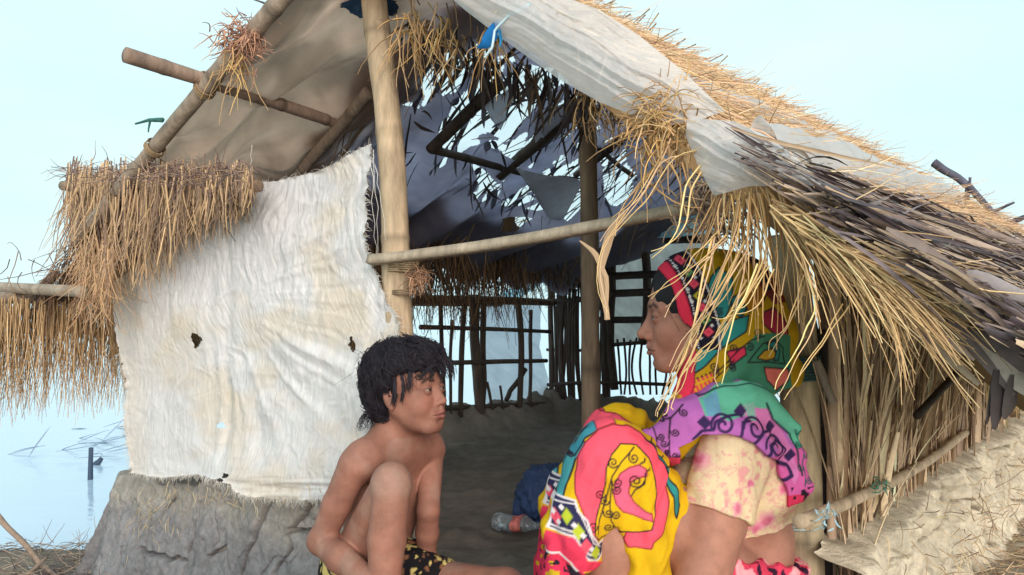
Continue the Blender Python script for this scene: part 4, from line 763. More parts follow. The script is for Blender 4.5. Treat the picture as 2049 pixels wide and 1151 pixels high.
class Head:
    def __init__(s, c, f, pitch, sc, roll=0):
        f = np.array(f, float); f /= np.linalg.norm(f); z = np.array((0, 0, 1.)); f = f*math.cos(pitch)+z*math.sin(pitch)
        l = np.cross(z, f); l /= np.linalg.norm(l); u = np.cross(f, l); s.c = np.array(c); s.R = np.stack([f, l, u]); s.sc = sc
    def w(s, x, y, z): return s.c+s.sc*(np.array((x, y, z))@s.R)
    def loc(s, p): return (p-s.c)@s.R.T/s.sc
    def skin(s, F, child=False):
        k = s.sc; W = s.w; c8 = .82 if child else 1.0; nx = .006 if child else 0
        F.ell(W(-.008, 0, .035), k*np.array((.093, .074, .080)), s.R, .02*k)
        F.ell(W(.026, 0, -.005), k*np.array((.064, .062, .088)), s.R, .025*k)
        F.ell(W(.030, 0, -.062), k*np.array((.050, .047, .044)), s.R, .025*k)
        F.ell(W(.070 if child else .074, 0, -.093), k*np.array((.016, .020, .015)), s.R, .024*k)
        for y in (-1, 1):
            F.cap(W(-.002, .055*y, -.040), W(.062, .020*y, -.092), .014*k, .012*k, .025*k)
            F.ell(W(.056, .034*y, -.036 if child else -.032), k*np.array((.028, .027, .028) if child else (.028, .027, .028)), s.R, .022*k)
            F.cap(W(.083-nx*.8, .012*y, .021), W(.070-nx*.8, .046*y, .017), .0095*k, .008*k, .016*k)
        F.ell(W(.085, 0, -.064), k*np.array((.012, .026, .019)), s.R, .018*k)
        for y in (-1, 1): F.ell(W(.093, .031*y, -.001), k*np.array((.0135, .0165, .0115)), s.R, .010*k, 's')
        F.cap(W(.086-nx*.5, 0, .008), W(.108-nx, 0, -.028), .0062*k, .0082*k, .013*k)
        F.cap(W(.083, 0, -.004), W(.090-nx*.5, 0, -.034), .0105*k, .0125*k, .008*k)
        F.ell(W(.110-nx, 0, -.033), k*c8*np.array((.0095, .0100, .0090)), s.R, .008*k)
        for y in (-1, 1):
            F.ell(W(.098-nx*.7, .0120*y, -.037), k*c8*np.array((.0095, .0072, .0078)), s.R, .006*k)
            F.ell(W(.106-nx, .0062*y, -.0440), k*np.array((.0042, .0032, .0034)), s.R, .003*k, 's')
        F.cap(W(.0965, 0, -.050), W(.0975, 0, -.056), .0045*k, .004*k, .006*k)
        for y in (-1, 1):
            F.cap(W(.0970, .004*y, -.0585), W(.0835, .023*y, -.0650), .0054*k, .0030*k, .005*k)
            F.cap(W(.0955, 0, -.0700), W(.0840, .020*y, -.0665), .0060*k, .0033*k, .005*k)
        for y in (-1, 1): F.cap(W(.1040, 0, -.0640), W(.0875, .0255*y, -.0655), .0016*k, .0012*k, .003*k, 's')
        F.ell(W(.094, 0, -.0805), k*np.array((.007, .016, .005)), s.R, .009*k, 's')
        for y in (-1, 1):                               # lids: a shell over the eyeball, open between two slanted planes
            ce = np.array((.0785, .031*y, -.001))
            def lid(p, ce=ce):
                q = s.loc(p)-ce; sh = np.linalg.norm(q, axis=1)-.0142; op = (1-np.sqrt((q[:, 1]/.0115)**2+((q[:, 2]-.10*np.abs(q[:, 1])*0+.0004)/.0030)**2))*.0034
                return np.maximum(sh, np.maximum(op, -.004-q[:, 0]))*s.sc
            F.fun(lid, .0022*k)
        for y in (-1, 1):                               # ears
            f = np.array([[.94, .30*y, .18], [-.34*y, .94, 0], [-.17, -.06*y, .98]]); f /= np.linalg.norm(f, axis=1, keepdims=True)
            Re = f@s.R
            F.ell(W(-.006, .077*y, -.006), k*np.array((.018, .0062, .030)), Re, .006*k)
            F.ell(W(-.001, .085*y, -.003), k*np.array((.0105, .0062, .019)), Re, .005*k, 's')
            F.ell(W(.001, .0755*y, -.033), k*np.array((.0085, .0055, .0095)), Re, .006*k)
    def color(s, V, base, lip, tint=1):
        q = s.loc(V); c = np.broadcast_to(base, V.shape).copy()
        fr = q[:, 0] > .06
        lipm = np.exp(-(((q[:, 1])/.024)**4))*np.exp(-(((q[:, 2]+.0645)/.0095)**4))*fr*sstep(.078, .086, q[:, 0]); c = c*(1-.75*lipm[:, None])+np.asarray(lip)*.75*lipm[:, None]
        br = sum(np.exp(-((q[:, 2]-(.021-.45*(np.abs(q[:, 1]-.03*y)-.012)*((np.abs(q[:, 1])-.03) > 0)))/.0042)**2)*sstep(.010, .016, q[:, 1]*y)*sstep(.054, .044, q[:, 1]*y) for y in (-1, 1))*fr
        c *= (1-.9*np.clip(br, 0, 1))[:, None]
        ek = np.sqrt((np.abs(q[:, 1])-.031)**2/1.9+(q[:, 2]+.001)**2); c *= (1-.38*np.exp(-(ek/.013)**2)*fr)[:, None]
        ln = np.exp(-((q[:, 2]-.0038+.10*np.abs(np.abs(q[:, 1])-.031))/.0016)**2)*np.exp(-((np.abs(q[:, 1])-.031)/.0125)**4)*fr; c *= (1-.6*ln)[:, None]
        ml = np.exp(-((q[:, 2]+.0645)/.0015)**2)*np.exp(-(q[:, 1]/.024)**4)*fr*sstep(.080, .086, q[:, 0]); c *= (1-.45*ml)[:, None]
        ck = np.exp(-(((np.abs(q[:, 1])-.042)/.022)**2+((q[:, 2]+.03)/.025)**2))*(q[:, 0] > .03); c = c*(1+np.array((.10, .0, -.02))*ck[:, None])
        return c
    def eyes(s, parent, mat, gaze):
        n = 40; a = np.linspace(0, math.pi, n); b = np.linspace(0, 2*math.pi, 49); g = np.array(gaze, float); g /= np.linalg.norm(g); x = np.cross(g, (0, 0, 1.)); x /= np.linalg.norm(x); z = np.cross(x, g)
        for y in (-1, 1):
            D = np.cos(a)[:, None, None]*g+np.sin(a)[:, None, None]*(np.cos(b)[None, :, None]*x+np.sin(b)[None, :, None]*z)
            V = s.w(.0785, .031*y, -.001)+.0122*s.sc*D; an = a[:, None]+0*b[None]
            c = np.where((an < .19)[..., None], (.004, .004, .004), np.where((an < .50)[..., None], (.035, .016, .009), (.26, .22, .20)))
            mk('eye', V, gridq(n, 49)[:, ::-1], mat=mat, parent=parent, col=c.reshape(-1, 3))
def hand(F, wr, d, up, side, sc=1.0, curl=.5):         # palm, four unequal bent fingers, thumb from the side of the palm
    d = np.array(d, float); d /= np.linalg.norm(d); n = np.array(up, float); n -= d*(n@d); n /= np.linalg.norm(n); s = np.cross(d, n)*side
    wr = np.array(wr); pc = wr+d*.045*sc
    for q in (-.026, -.009, .008, .024): F.cap(wr+d*.012*sc+s*q*.6*sc, wr+d*.082*sc+s*q*sc, .0125*sc, .0105*sc, .010*sc)
    for q, L, a in ((-.030, .058, 1.15), (-.0105, .074, 1.0), (.0095, .080, .95), (.029, .070, .9)):
        p = wr+d*.084*sc+s*q*sc; dd = d; r = .0085*sc; ax = s
        for j, fr in enumerate((.45, .31, .24)):
            an = curl*a*(.7 if j == 0 else 1); dd = dd*math.cos(an)-n*math.sin(an); dd /= np.linalg.norm(dd); n2_ = np.cross(s*side, dd)
            e = p+dd*L*fr*sc; F.cap(p, e, r, r*.9, .003*sc); p = e; r *= .9; n = n if j == 9 else n
        n = np.array(up, float); n -= d*(n@d); n /= np.linalg.norm(n)
    p = wr+d*.025*sc+s*.028*sc; e = p+(d*.55+s*.75-n*.25)*.038*sc; F.cap(p, e, .0125*sc, .010*sc, .008*sc); F.cap(e, e+(d*.85+s*.3-n*.3)*.030*sc, .0095*sc, .008*sc, .004*sc)
def foot(F, an, d, sc=1.0, L=.15):
    d = np.array(d, float); d /= np.linalg.norm(d); s = np.cross(d, (0, 0, 1.)); an = np.array(an, float); g = np.array((an[0], an[1], an[2]-.035*sc))
    F.cap(g-d*.035*sc, g+d*L*.45, .030*sc, .027*sc, .02*sc); F.cap(g+d*L*.3-np.array((0, 0, .004)), g+d*L*.62-np.array((0, 0, .010)), .034*sc, .022*sc, .02*sc)
    for i, q in enumerate((-.030, -.017, -.003, .011, .028)): F.cap(g+d*L*.62+s*q*sc-np.array((0, 0, .012)), g+d*(L*.62+.030*sc-.004*abs(i-4)*sc)+s*q*1.1*sc-np.array((0, 0, .016)), .0085*sc if i < 4 else .012*sc, .0075*sc if i < 4 else .0105*sc, .005*sc)
m_skin = M('skin', rough=.58, attr=True, nscale=45, namt=.14, bump=.22, bscale=200, spec=.3, sss=.06)
m_eye = M('eye', rough=.12, attr=True, spec=.5)
m_hair = M('black_hair', rough=.55, attr=True, spec=.28)
m_print = M('printed_cotton', rough=.85, attr=True, bump=.15, bscale=500, spec=.12, nscale=60, namt=.05)

# ---- the boy
hb = Head(P(814, 783, 1.74), (.895, -.446, 0), math.radians(7), .81)
fw = np.array((.68, -.73, 0)); rt = np.array((-.73, -.68, 0)); upv = np.array((0, 0, 1.))
F = Field(); hb.skin(F, True)
nb = P(797, 884, 1.775); RS, LS = P(708, 934, 1.685), P(864, 900, 1.85); pel = P(748, 1150, 1.84); chest = P(772, 985, 1.81)
sp = (nb-pel)/np.linalg.norm(nb-pel); fx = fw-sp*(fw@sp); fx /= np.linalg.norm(fx); rx = np.cross(sp, fx); Rb = np.stack([fx, rx, sp])
F.cap(hb.w(-.022, 0, -.05), nb-fx*.012, .034, .037, .022)
F.ell(chest, (.064, .086, .12), Rb, .03); F.ell(chest-sp*.09, (.060, .076, .10), Rb, .04); F.ell(pel, (.075, .10, .075), Rb, .04)
F.cap(RS+(LS-RS)*.06, LS+(RS-LS)*.06, .030, .029, .035)
F.cap(nb-fx*.01, RS*.75+nb*.25+sp*.012, .034, .030, .05); F.cap(nb-fx*.01, LS*.75+nb*.25+sp*.012, .034, .028, .05)
F.cap(nb+fx*.024-sp*.02, RS+fx*.025+sp*.006, .008, .009, .02); F.cap(nb+fx*.024-sp*.02, LS+fx*.02+sp*.006, .008, .009, .02)
RE, RW = P(642, 1083, 1.72), P(762, 1182, 1.58)
F.cap(RS, RS*.5+RE*.5, .032, .0295, .012); F.cap(RS*.5+RE*.5, RE, .0295, .0255, .008); F.cap(RE, RE*.65+RW*.35, .026, .0285, .014); F.cap(RE*.65+RW*.35, RW, .0285, .020, .014)
LE, LW = P(857, 1022, 1.76), P(852, 1130, 1.82)
F.cap(LS, LE, .027, .023, .006); F.cap(LE, LE*.6+LW*.4, .023, .024, .008); F.cap(LE*.6+LW*.4, LW, .024, .018, .008)
RH, RK, RA = P(700, 1140, 1.79), P(782, 972, 1.605), P(764, 1262, 1.60)
F.cap(RH, RK+np.array((0, .006, 0)), .053, .037, .006); F.ell(RK+np.array((.002, -.002, .004)), (.038, .038, .042), None, .012)
F.cap(RK+np.array((.003, -.008, -.01)), RK*.62+RA*.38+np.array((-.002, .006, 0)), .034, .0365, .006); F.cap(RK*.62+RA*.38+np.array((-.002, .006, 0)), RA, .0365, .023, .006)
LH, LK, LA = P(800, 1160, 1.86), P(1010, 1180, 1.72), P(850, 1270, 1.58)
F.cap(LH, LK, .055, .040, .03); F.cap(LK, LK*.6+LA*.4, .040, .036, .02); F.cap(LK*.6+LA*.4, LA, .036, .024, .02)
hand(F, RW, RW-RE+np.array((.03, 0, -.02)), (0, 0, 1), 1, .8, .45); hand(F, LW, LW-LE, fw*.3+np.array((.2, -.9, 0)), 1, .8, .4)
foot(F, RA, (.5, -.85, 0), .8, .14); foot(F, LA, (-.6, -.8, 0), .8, .14)
lo, hi = (-.50, 1.36, .02), (.13, 2.0, .72)
V, Q, Nn = surf(F, lo, hi, .0036)
V, Q, T = refine(F, V, Q, facesel(hb), .0036)
sk = np.array((.285, .130, .092)); c = hb.color(V, sk, (.27, .085, .075))
c *= (1+.16*n2(V[:, 0]*16, V[:, 2]*16, 301, 4, V[:, 1]*16))[:, None]; dust = sstep(.2, .8, n2(V[:, 0]*26, V[:, 2]*20, 303, 4, V[:, 1]*26))[:, None]*(V[:, 2:] < .42); c = c*(1-.22*dust)+np.array((.36, .28, .23))*.22*dust
kn = np.exp(-(np.linalg.norm(V-(RK+np.array((0, -.03, .012))), axis=1)/.036)**2)[:, None]; c = c*(1-.45*kn)+np.array((.42, .27, .21))*.45*kn
boy = mk('person', V, Q, T, m_skin, None, True, np.clip(c, .01, 1)); tag(boy, 'bare-chested child with tousled black hair squatting with one knee raised', 'child', )
hb.eyes(boy, m_eye, (.90, -.40, .10))
def cut(polys, y0, y1):                               # prism over an outline in the plane of the figure's side, from depth y0 to y1
    def f(p):
        px = CX+p[:, 0]/p[:, 1]*F_PX; return px
    return f
# shorts
Sh = Field(); Sh.ell(pel, (.082, .107, .080), Rb, .03); Sh.cap(RH, RH*.55+RK*.45, .066, .060, .03); Sh.cap(LH, LH*.6+LK*.4, .063, .056, .03); Sh.cap(pel+fx*.04, pel+fx*.07-sp*.04, .06, .05, .03); Sh.cap(P(790, 1118, 1.79), P(826, 1128, 1.79), .054, .050, .03)
Sh.fun(lambda p: (p-(pel+sp*.105))@sp, .006, 'i')
V, Q, Nn = surf(Sh, lo, hi, .0045); V = V+Nn*(.003*n2(V[:, 0]*40, V[:, 2]*30, 311, 2, V[:, 1]*40))[:, None]
pt = n2(V[:, 0]*70, V[:, 2]*70, 312, 2, V[:, 1]*70); c = np.where((pt > .28)[:, None], srgb(196, 176, 110), np.where((pt < -.5)[:, None], srgb(120, 84, 60), srgb(26, 24, 28)))
mk('shorts', V, Q, None, m_print, boy, True, c)
# hair: a cap under many curved locks
def hairfield(hd, front=.052, vol=1.0):
    C = Field(); k = hd.sc; C.ell(hd.w(-.012, 0, .047), k*vol*np.array((.104, .086, .086)), hd.R, .01); C.ell(hd.w(-.055, 0, -.005), k*vol*np.array((.055, .070, .070)), hd.R, .03*k)
    C.ell(hd.w(.055, 0, .078), k*vol*np.array((.05, .066, .036)), hd.R, .03*k)
    def face(p):
        q = hd.loc(p); return -np.maximum(q[:, 0]-(.030+.35*np.maximum(0, q[:, 2]+.02)), .048-q[:, 2])*0+np.maximum(.012-q[:, 0]+.35*np.maximum(-.2, -q[:, 2]-.0)*0, q[:, 2]-.054)*k
    C.fun(face, .008*k, 's')
    C.fun(lambda p: (np.maximum(q0(hd, p)[:, 2]+.012, -.035-q0(hd, p)[:, 0]) )*0+np.maximum(q0(hd, p)[:, 2]+.010, -(q0(hd, p)[:, 0]+.018))*k, .006*k, 's')
    return C
def q0(hd, p): return hd.loc(p)
C = hairfield(hb); V, Q, Nn = surf(C, hb.c-.2, hb.c+.2, .004)
V = V+Nn*(.006*n2(V[:, 0]*45, V[:, 2]*40, 321, 2, V[:, 1]*45))[:, None]
B = Bag(); B.add(V, Q, srgb(24, 21, 26))
r = np.random.default_rng(3); ql = hb.loc(V); G = 560; id_ = r.integers(0, len(V), G); q = ql[id_]; nn = Nn[id_]@hb.R.T
cr = np.array((-.03, .0, .13)); rad = q-cr; rad /= np.linalg.norm(rad, axis=1, keepdims=True)+1e-9
fl = rad+np.array((0, 0, -.5))+np.where(q[:, :1] > .02, np.array((.45, -.20, -.15)), np.array((0, 0, -.2))); fl -= nn*(fl*nn).sum(1, keepdims=True)
fl = fl/np.linalg.norm(fl, axis=1, keepdims=True)+.5*fbm(np.stack([q*18, q*18+7, q*18+19], 0), 2, 5).T+r.normal(0, .15, (G, 3))
Lk = r.uniform(.040, .080, G)*np.where(q[:, 0] > .03, .75, 1.0)*np.where((q[:, 2] < .03) & (q[:, 0] > -.045), .40, 1)
K = 15; p = V[id_]+Nn[id_]*.002; d = fl@hb.R; d /= np.linalg.norm(d, axis=1, keepdims=True); pts = [p.copy()]; sd = np.cross(d, Nn[id_]); ph = r.uniform(0, 6.28, G); am = r.uniform(.5, 1.25, G); fq = r.uniform(.7, 1.4, G)
for i in range(K-1):
    wvy = (am*np.cos(ph+i/(K-1)*6.28*fq))[:, None]; p = p+(d+sd*wvy)*(Lk/(K-1)*hb.sc)[:, None]; g = C(p); gn = grad(C, p, .002); p = p+gn*np.clip(.0025-g, -.003, .006)[:, None]*.8; pts.append(p.copy())
    d = d+np.array((0, 0, -.05)); d -= gn*(d*gn).sum(1, keepdims=True)*.6; d /= np.linalg.norm(d, axis=1, keepdims=True)
gp = np.stack(pts, 1); tw = np.linspace(1, .25, K)[None, :, None]
for rep_ in range(18):
    off = r.normal(0, .0038, (G, 1, 3)); B.strands(gp+off*tw+r.normal(0, .00035, gp.shape), r.uniform(.0004, .0010, G), srgb(38, 34, 42)*r.uniform(.6, 1.5, (G, 1)), 3, .3)
def lock(pts, rr=.0022, n=5, sp_=.002):
    q = np.array([hb.w(*a) for a in pts]); q = resamp(q, 16); q[1:-1] = .5*q[1:-1]+.25*(q[2:]+q[:-2])
    for _ in range(n): B.strands((q+np.linspace(.2, 1, 16)[:, None]*r.normal(0, sp_, 3)+r.normal(0, .0006, q.shape))[None], rr*r.uniform(.4, 1), srgb(36, 32, 40)*r.uniform(.7, 1.5), 4, .3)
for pts_ in [[(.055, -.05, .085), (.088, -.048, .055), (.088, -.052, .035), (.080, -.058, .030), (.072, -.060, .040)], [(.06, -.035, .09), (.095, -.03, .06), (.100, -.025, .035), (.095, -.032, .024)],
             [(.06, -.02, .095), (.1, -.012, .07), (.108, -.004, .045), (.104, .004, .03)], [(.05, 0, .1), (.1, .01, .08), (.115, .02, .055), (.112, .024, .035)], [(.05, .02, .1), (.09, .035, .085), (.11, .045, .06), (.108, .045, .03)],
             [(.04, -.06, .07), (.062, -.07, .045), (.06, -.074, .020), (.052, -.074, .002)], [(.03, -.065, .06), (.045, -.078, .03), (.042, -.08, .0), (.034, -.079, -.02)], [(.02, -.07, .05), (.024, -.083, .02), (.022, -.085, -.01), (.014, -.083, -.028)],
             [(.06, .0, .1), (.11, -.005, .075), (.122, .0, .05), (.118, -.002, .034)], [(.05, .03, .095), (.1, .05, .07), (.105, .055, .045), (.1, .054, .02)], [(.06, -.03, .09), (.09, -.04, .07), (.098, -.045, .05), (.093, -.052, .042), (.087, -.05, .05)]]:
    lock(pts_, n=14, sp_=.004)
for _ in range(60):
    a = r.uniform(0, 6.28); e = r.uniform(-.3, 1.0); x0 = np.array((-.015+.105*math.cos(a)*math.cos(e), .085*math.sin(a)*math.cos(e), .045+.088*math.sin(e)))
    if x0[0] > .07 and x0[2] < .07: continue
    o = (x0-np.array((-.015, 0, .04))); o /= np.linalg.norm(o); lock([x0, x0+o*.012+r.normal(0, .008, 3), x0+o*.020+r.normal(0, .016, 3)-np.array((0, 0, .012)), x0+o*.016+r.normal(0, .02, 3)-np.array((0, 0, .03))], .0007, 1, .001)
for _ in range(40):
    y = r.uniform(-.07, .05); lock([(-.075, y, -.03), (-.098, y*1.1, -.055), (-.103+r.normal(0, .01), y*1.2, -.070), (-.10+r.normal(0, .015), y*1.25, -.084)], .0011, 3, .004)
B.build('hair', m_hair, boy)
# ---- the woman
hw = Head(P(1396, 630, 1.665), (-.995, .10, 0), math.radians(-3), 1.0)
F = Field(); hw.skin(F)
YS = lambda px, py, d: P(px, py, d)
neck = P(1462, 812, 1.69); Ls, Rs_ = P(1468, 905, 1.565), P(1430, 900, 1.86)
F.cap(hw.w(-.030, 0, -.06), neck, .050, .055, .025)
tR = np.array([[-.94, -.08, .33], [.085, -1, 0], [.33, .03, .94]]); tR /= np.linalg.norm(tR, axis=1, keepdims=True)
F.ell(P(1485, 960, 1.70), (.092, .145, .17), tR, .04); F.ell(P(1500, 1110, 1.70), (.074, .118, .12), tR, .03); F.ell(P(1505, 1235, 1.70), (.11, .155, .095), tR, .04)
F.cap(neck, Ls, .045, .048, .05); F.cap(neck, Rs_, .045, .048, .05); F.ell(P(1400, 985, 1.64), (.06, .06, .06), None, .04); F.ell(P(1395, 985, 1.78), (.06, .06, .06), None, .04)
Le, Lw = P(1392, 1190, 1.50), P(1200, 1300, 1.45)
F.cap(Ls, Ls*.5+Le*.5, .056, .056, .006); F.cap(Ls*.5+Le*.5, Le, .056, .047, .005); F.cap(Le, Le*.65+Lw*.35, .046, .043, .005); F.cap(Le*.65+Lw*.35, Lw, .043, .028, .015)
Re_, Rw_ = P(1330, 1150, 1.93), P(1180, 1245, 1.84)
F.cap(Rs_, Re_, .052, .045, .02); F.cap(Re_, Rw_, .044, .028, .015)
Lk_, La = P(1232, 925, 1.545), P(1218, 1330, 1.52); Rk_, Ra = P(1245, 890, 1.75), P(1200, 1270, 1.74)
Lh, Rh_ = P(1490, 1215, 1.60), P(1490, 1215, 1.80)
F.cap(Lh, Lk_, .085, .056, .02); F.cap(Lk_, Lk_*.6+La*.4, .052, .056, .015); F.cap(Lk_*.6+La*.4, La, .056, .033, .02)
F.cap(Rh_, Rk_, .085, .056, .02); F.cap(Rk_, Rk_*.6+Ra*.4, .052, .054, .015); F.cap(Rk_*.6+Ra*.4, Ra, .054, .033, .02)
hand(F, Lw, Lw-Le, (0, 0, 1), -1, 1, .5); hand(F, Rw_, Rw_-Re_, (0, 0, 1), 1, 1, .5)
foot(F, La, (-1, .05, 0), 1, .17); foot(F, Ra, (-1, .1, 0), 1, .17)
wlo, whi = (.02, 1.30, -.03), (.66, 2.06, .82)
V, Q, Nn = surf(F, wlo, whi, .0042); V, Q, T = refine(F, V, Q, facesel(hw), .0042)
c = hw.color(V, np.array((.36, .168, .118)), (.25, .095, .08)); c *= (1+.13*n2(V[:, 0]*16, V[:, 2]*16, 401, 4, V[:, 1]*16))[:, None]
woman = mk('person', V, Q, T, m_skin, None, True, np.clip(c, .01, 1)); tag(woman, 'woman in a bright patterned headscarf and floral blouse squatting in profile at the hut doorway', 'woman')
hw.eyes(woman, m_eye, (-.99, .0, -.08))
# dark hair drawn back under the scarf
C = Field(); C.ell(hw.w(-.006, 0, .038), np.array((.1015, .0800, .085)), hw.R, .01); C.ell(hw.w(.02, 0, .0), np.array((.062, .0675, .065)), hw.R, .01); C.ell(hw.w(-.06, 0, -.01), np.array((.05, .065, .06)), hw.R, .03)
def hline(p): q = hw.loc(p); return (q[:, 0]-np.interp(q[:, 2], [-.09, -.06, -.01, .029, .083], [.012, .020, .046, .082, .096])+.55*np.maximum(0, .035-np.abs(q[:, 1]))*(q[:, 2] > .02)).astype(np.float32)
C.fun(hline, .004, 'i')
V, Q, Nn = surf(C, hw.c-.16, hw.c+.16, .0035); q = hw.loc(V); V = V+Nn*(.0016*n2(q[:, 2]*30-q[:, 0]*10, q[:, 1]*120, 402, 2))[:, None]
B = Bag(); B.add(V, Q, srgb(20, 18, 23))
r = np.random.default_rng(8); ed = np.where((q[:, 0] > .030) & (q[:, 2] > -.04))[0]; id_ = r.choice(ed, 420)
B.strands(grow(V[id_], np.array((.55, 0, -.35))@np.eye(3)+r.normal(0, .16, (420, 3))+Nn[id_]*.15, r.uniform(.02, .05, 420), 6, .02, .1, 4), .0006, srgb(36, 32, 40)*r.uniform(.6, 1.4, (420, 1)))
for _ in range(26): B.strands(grow(hw.w(.03+r.normal(0, .02), -.02+r.normal(0, .03), -.085)[None], np.array((-.2, -.1, -1))+r.normal(0, .15, 3), r.uniform(.02, .05), 6, .02, .15, int(r.integers(999))), .0005, srgb(60, 50, 54))
B.build('hair', m_hair, woman)

# ---- printed cloth: colour zones laid out over the cloth in the plane of her side, in millimetre steps of the picture's plan
class Print:
    def __init__(s, V, dref): s.x = CX+V[:, 0]/dref*F_PX; s.y = HY+(ZC-V[:, 2])/dref*F_PX; s.c = np.zeros((len(V), 3)); s.j = 1.2*n2(s.x/14, s.y/14, 411)
    def fill(s, c): s.c[:] = srgb(*c); return s
    def mask(s, m, c): s.c[m] = srgb(*c); return s
    def poly(s, p, c, edge=None, w=1.6):
        q = np.array(list(p)+[p[0]], float); X_, Y_ = s.x+s.j, s.y+s.j; i = np.where((X_ > q[:, 0].min()-3) & (X_ < q[:, 0].max()+3) & (Y_ > q[:, 1].min()-3) & (Y_ < q[:, 1].max()+3))[0]
        if len(i): d = segd(X_[i], Y_[i], q); s.blend(i, sstep(1.4, -1.4, np.where(inpoly(X_[i], Y_[i], p), -d, d)), c)
        if edge: s.line(list(p)+[p[0]], edge, w)
        return s
    def blend(s, i, a, c): s.c[i] = s.c[i]*(1-a[:, None])+srgb(*c)*a[:, None]
    def line(s, p, c, w=1.6):
        p = np.array(p, float); k = w+2; bb = (s.x > p[:, 0].min()-k) & (s.x < p[:, 0].max()+k) & (s.y > p[:, 1].min()-k) & (s.y < p[:, 1].max()+k); i = np.where(bb)[0]
        if len(i): s.blend(i, sstep(w+1.3, w-1.3, segd(s.x[i], s.y[i], p)), c)
        return s
    def spiral(s, x, y, r, a0, turns, c, w=1.6, sg=1):
        t = np.linspace(0, 1, 40); rr = r*(1-.85*t); a = a0+sg*t*turns*6.283; return s.line(np.stack([x+rr*np.cos(a), y+rr*np.sin(a)], -1), c, w)
    def dot(s, x, y, rx, ry, c): return s.mask(((s.x-x)/rx)**2+((s.y-y)/ry)**2 < 1, c)
    def dia(s, x, y, rx, ry, c): return s.blend(np.arange(len(s.x)), sstep(1.25, .75, np.abs(s.x-x)/rx+np.abs(s.y-y)/ry), c)
    def wave(s, pts, amp, n, c, w=1.6):
        q = resamp(pts, n*12+1); t = np.gradient(q, axis=0); t /= np.linalg.norm(t, axis=1, keepdims=True); nn = np.stack([-t[:, 1], t[:, 0]], -1)
        return s.line(q+nn*(amp*np.sin(np.linspace(0, n*6.283, len(q))))[:, None], c, w)
def scroll(pr, pts, r, c, w=1.6):                      # a stem of alternating spirals
    q = resamp(pts, 200); d = np.concatenate([[0], np.cumsum(np.hypot(*np.diff(q, axis=0).T))]); k = max(2, int(d[-1]/(r*1.7))); pr.line(q, c, w)
    for i in range(k):
        j = int((i+.5)/k*199); t = q[min(j+3, 199)]-q[max(j-3, 0)]; t = t/np.linalg.norm(t); sg = 1 if i % 2 else -1; nn = np.array((-t[1], t[0]))*sg
        pr.spiral(*(q[j]+nn*r*.75), r*.62, math.atan2(-nn[1], -nn[0]), 1.5, c, w, sg)
BLK = (44, 36, 50); YEL = (226, 186, 24); PNK = (246, 92, 116); TEA = (52, 150, 150); ORG = (222, 150, 40); NAV = (46, 48, 84); WHT = (228, 224, 230); LIM = (190, 206, 60); RED = (226, 62, 96); VIO = (190, 112, 196); MNT = (104, 196, 168)
z4 = lambda L: [(1060+a/3.103, 780+b/3.103) for a, b in L]
z5 = lambda L: [(1280+a/2.671, 720+b/2.671) for a, b in L]
z3 = lambda L: [(1240+a/3.837, 500+b/3.837) for a, b in L]
def prism(poly, y0, y1, dref):                         # signed distance to an outline pushed through depth
    q = [((a-CX)/F_PX*dref, ZC-(b-HY)/F_PX*dref) for a, b in poly]
    def f(p):
        d = segd(p[:, 0], p[:, 2], q+[q[0]]); d = np.where(inpoly(p[:, 0], p[:, 2], q), -d, d); return np.maximum(d, np.maximum(y0-p[:, 1], p[:, 1]-y1)).astype(np.float32)
    return f
def cloth(name, Fd, lo, hi, h, fold, paint, dref, noise=.0025, solid=None):
    V, Q, N_ = surf(Fd, lo, hi, h); pr = Print(V, dref); paint(pr, V, N_); pr.c *= (1+.05*n2(pr.x/3.2, pr.y/3.2, 425, 2)+.10*n2(pr.x/60, pr.y/60, 426, 3))[:, None]
    if fold is not None: V = V+N_*fold(V, pr.x, pr.y)[:, None]
    V = V+N_*(noise*n2(V[:, 0]*30, V[:, 2]*30, 421, 2, V[:, 1]*30))[:, None]
    return mk(name, V, Q, None, m_print, woman, True, np.clip(pr.c*np.array((1, .93, .9))*.88, .01, .9))
# sari over the knees
S = Field()
S.cap(P(1425, 1110, 1.61), P(1222, 922, 1.53), .066, .069, .03); S.cap(P(1222, 922, 1.53), P(1150, 1060, 1.515), .068, .056, .04); S.cap(P(1150, 1060, 1.515), P(1132, 1230, 1.52), .052, .056, .03)
S.cap(P(1262, 945, 1.52), P(1305, 1180, 1.50), .060, .034, .04)
S.cap(P(1470, 1150, 1.80), P(1243, 880, 1.74), .085, .068, .03); S.cap(P(1243, 880, 1.74), P(1150, 1010, 1.70), .066, .060, .05); S.cap(P(1150, 1010, 1.70), P(1120, 1230, 1.66), .06, .06, .05)
S.cap(P(1225, 915, 1.56), P(1243, 880, 1.70), .060, .060, .03)
S.fun(prism(z4([(330, 1250), (345, 1120), (430, 1075), (475, 1000), (500, 900), (545, 850), (590, 930), (620, 1040), (625, 1250)]), 1.2, 1.60, 1.48), .006, 's')
S.cap(Ls, Le, .061, .052, .004, 's'); S.cap(Le, Lw, .050, .040, .004, 's'); S.fun(prism([(1462, 700), (1700, 700), (1700, 1500), (1462, 1500)], 1.0, 2.2, 1.55), .006, 's')
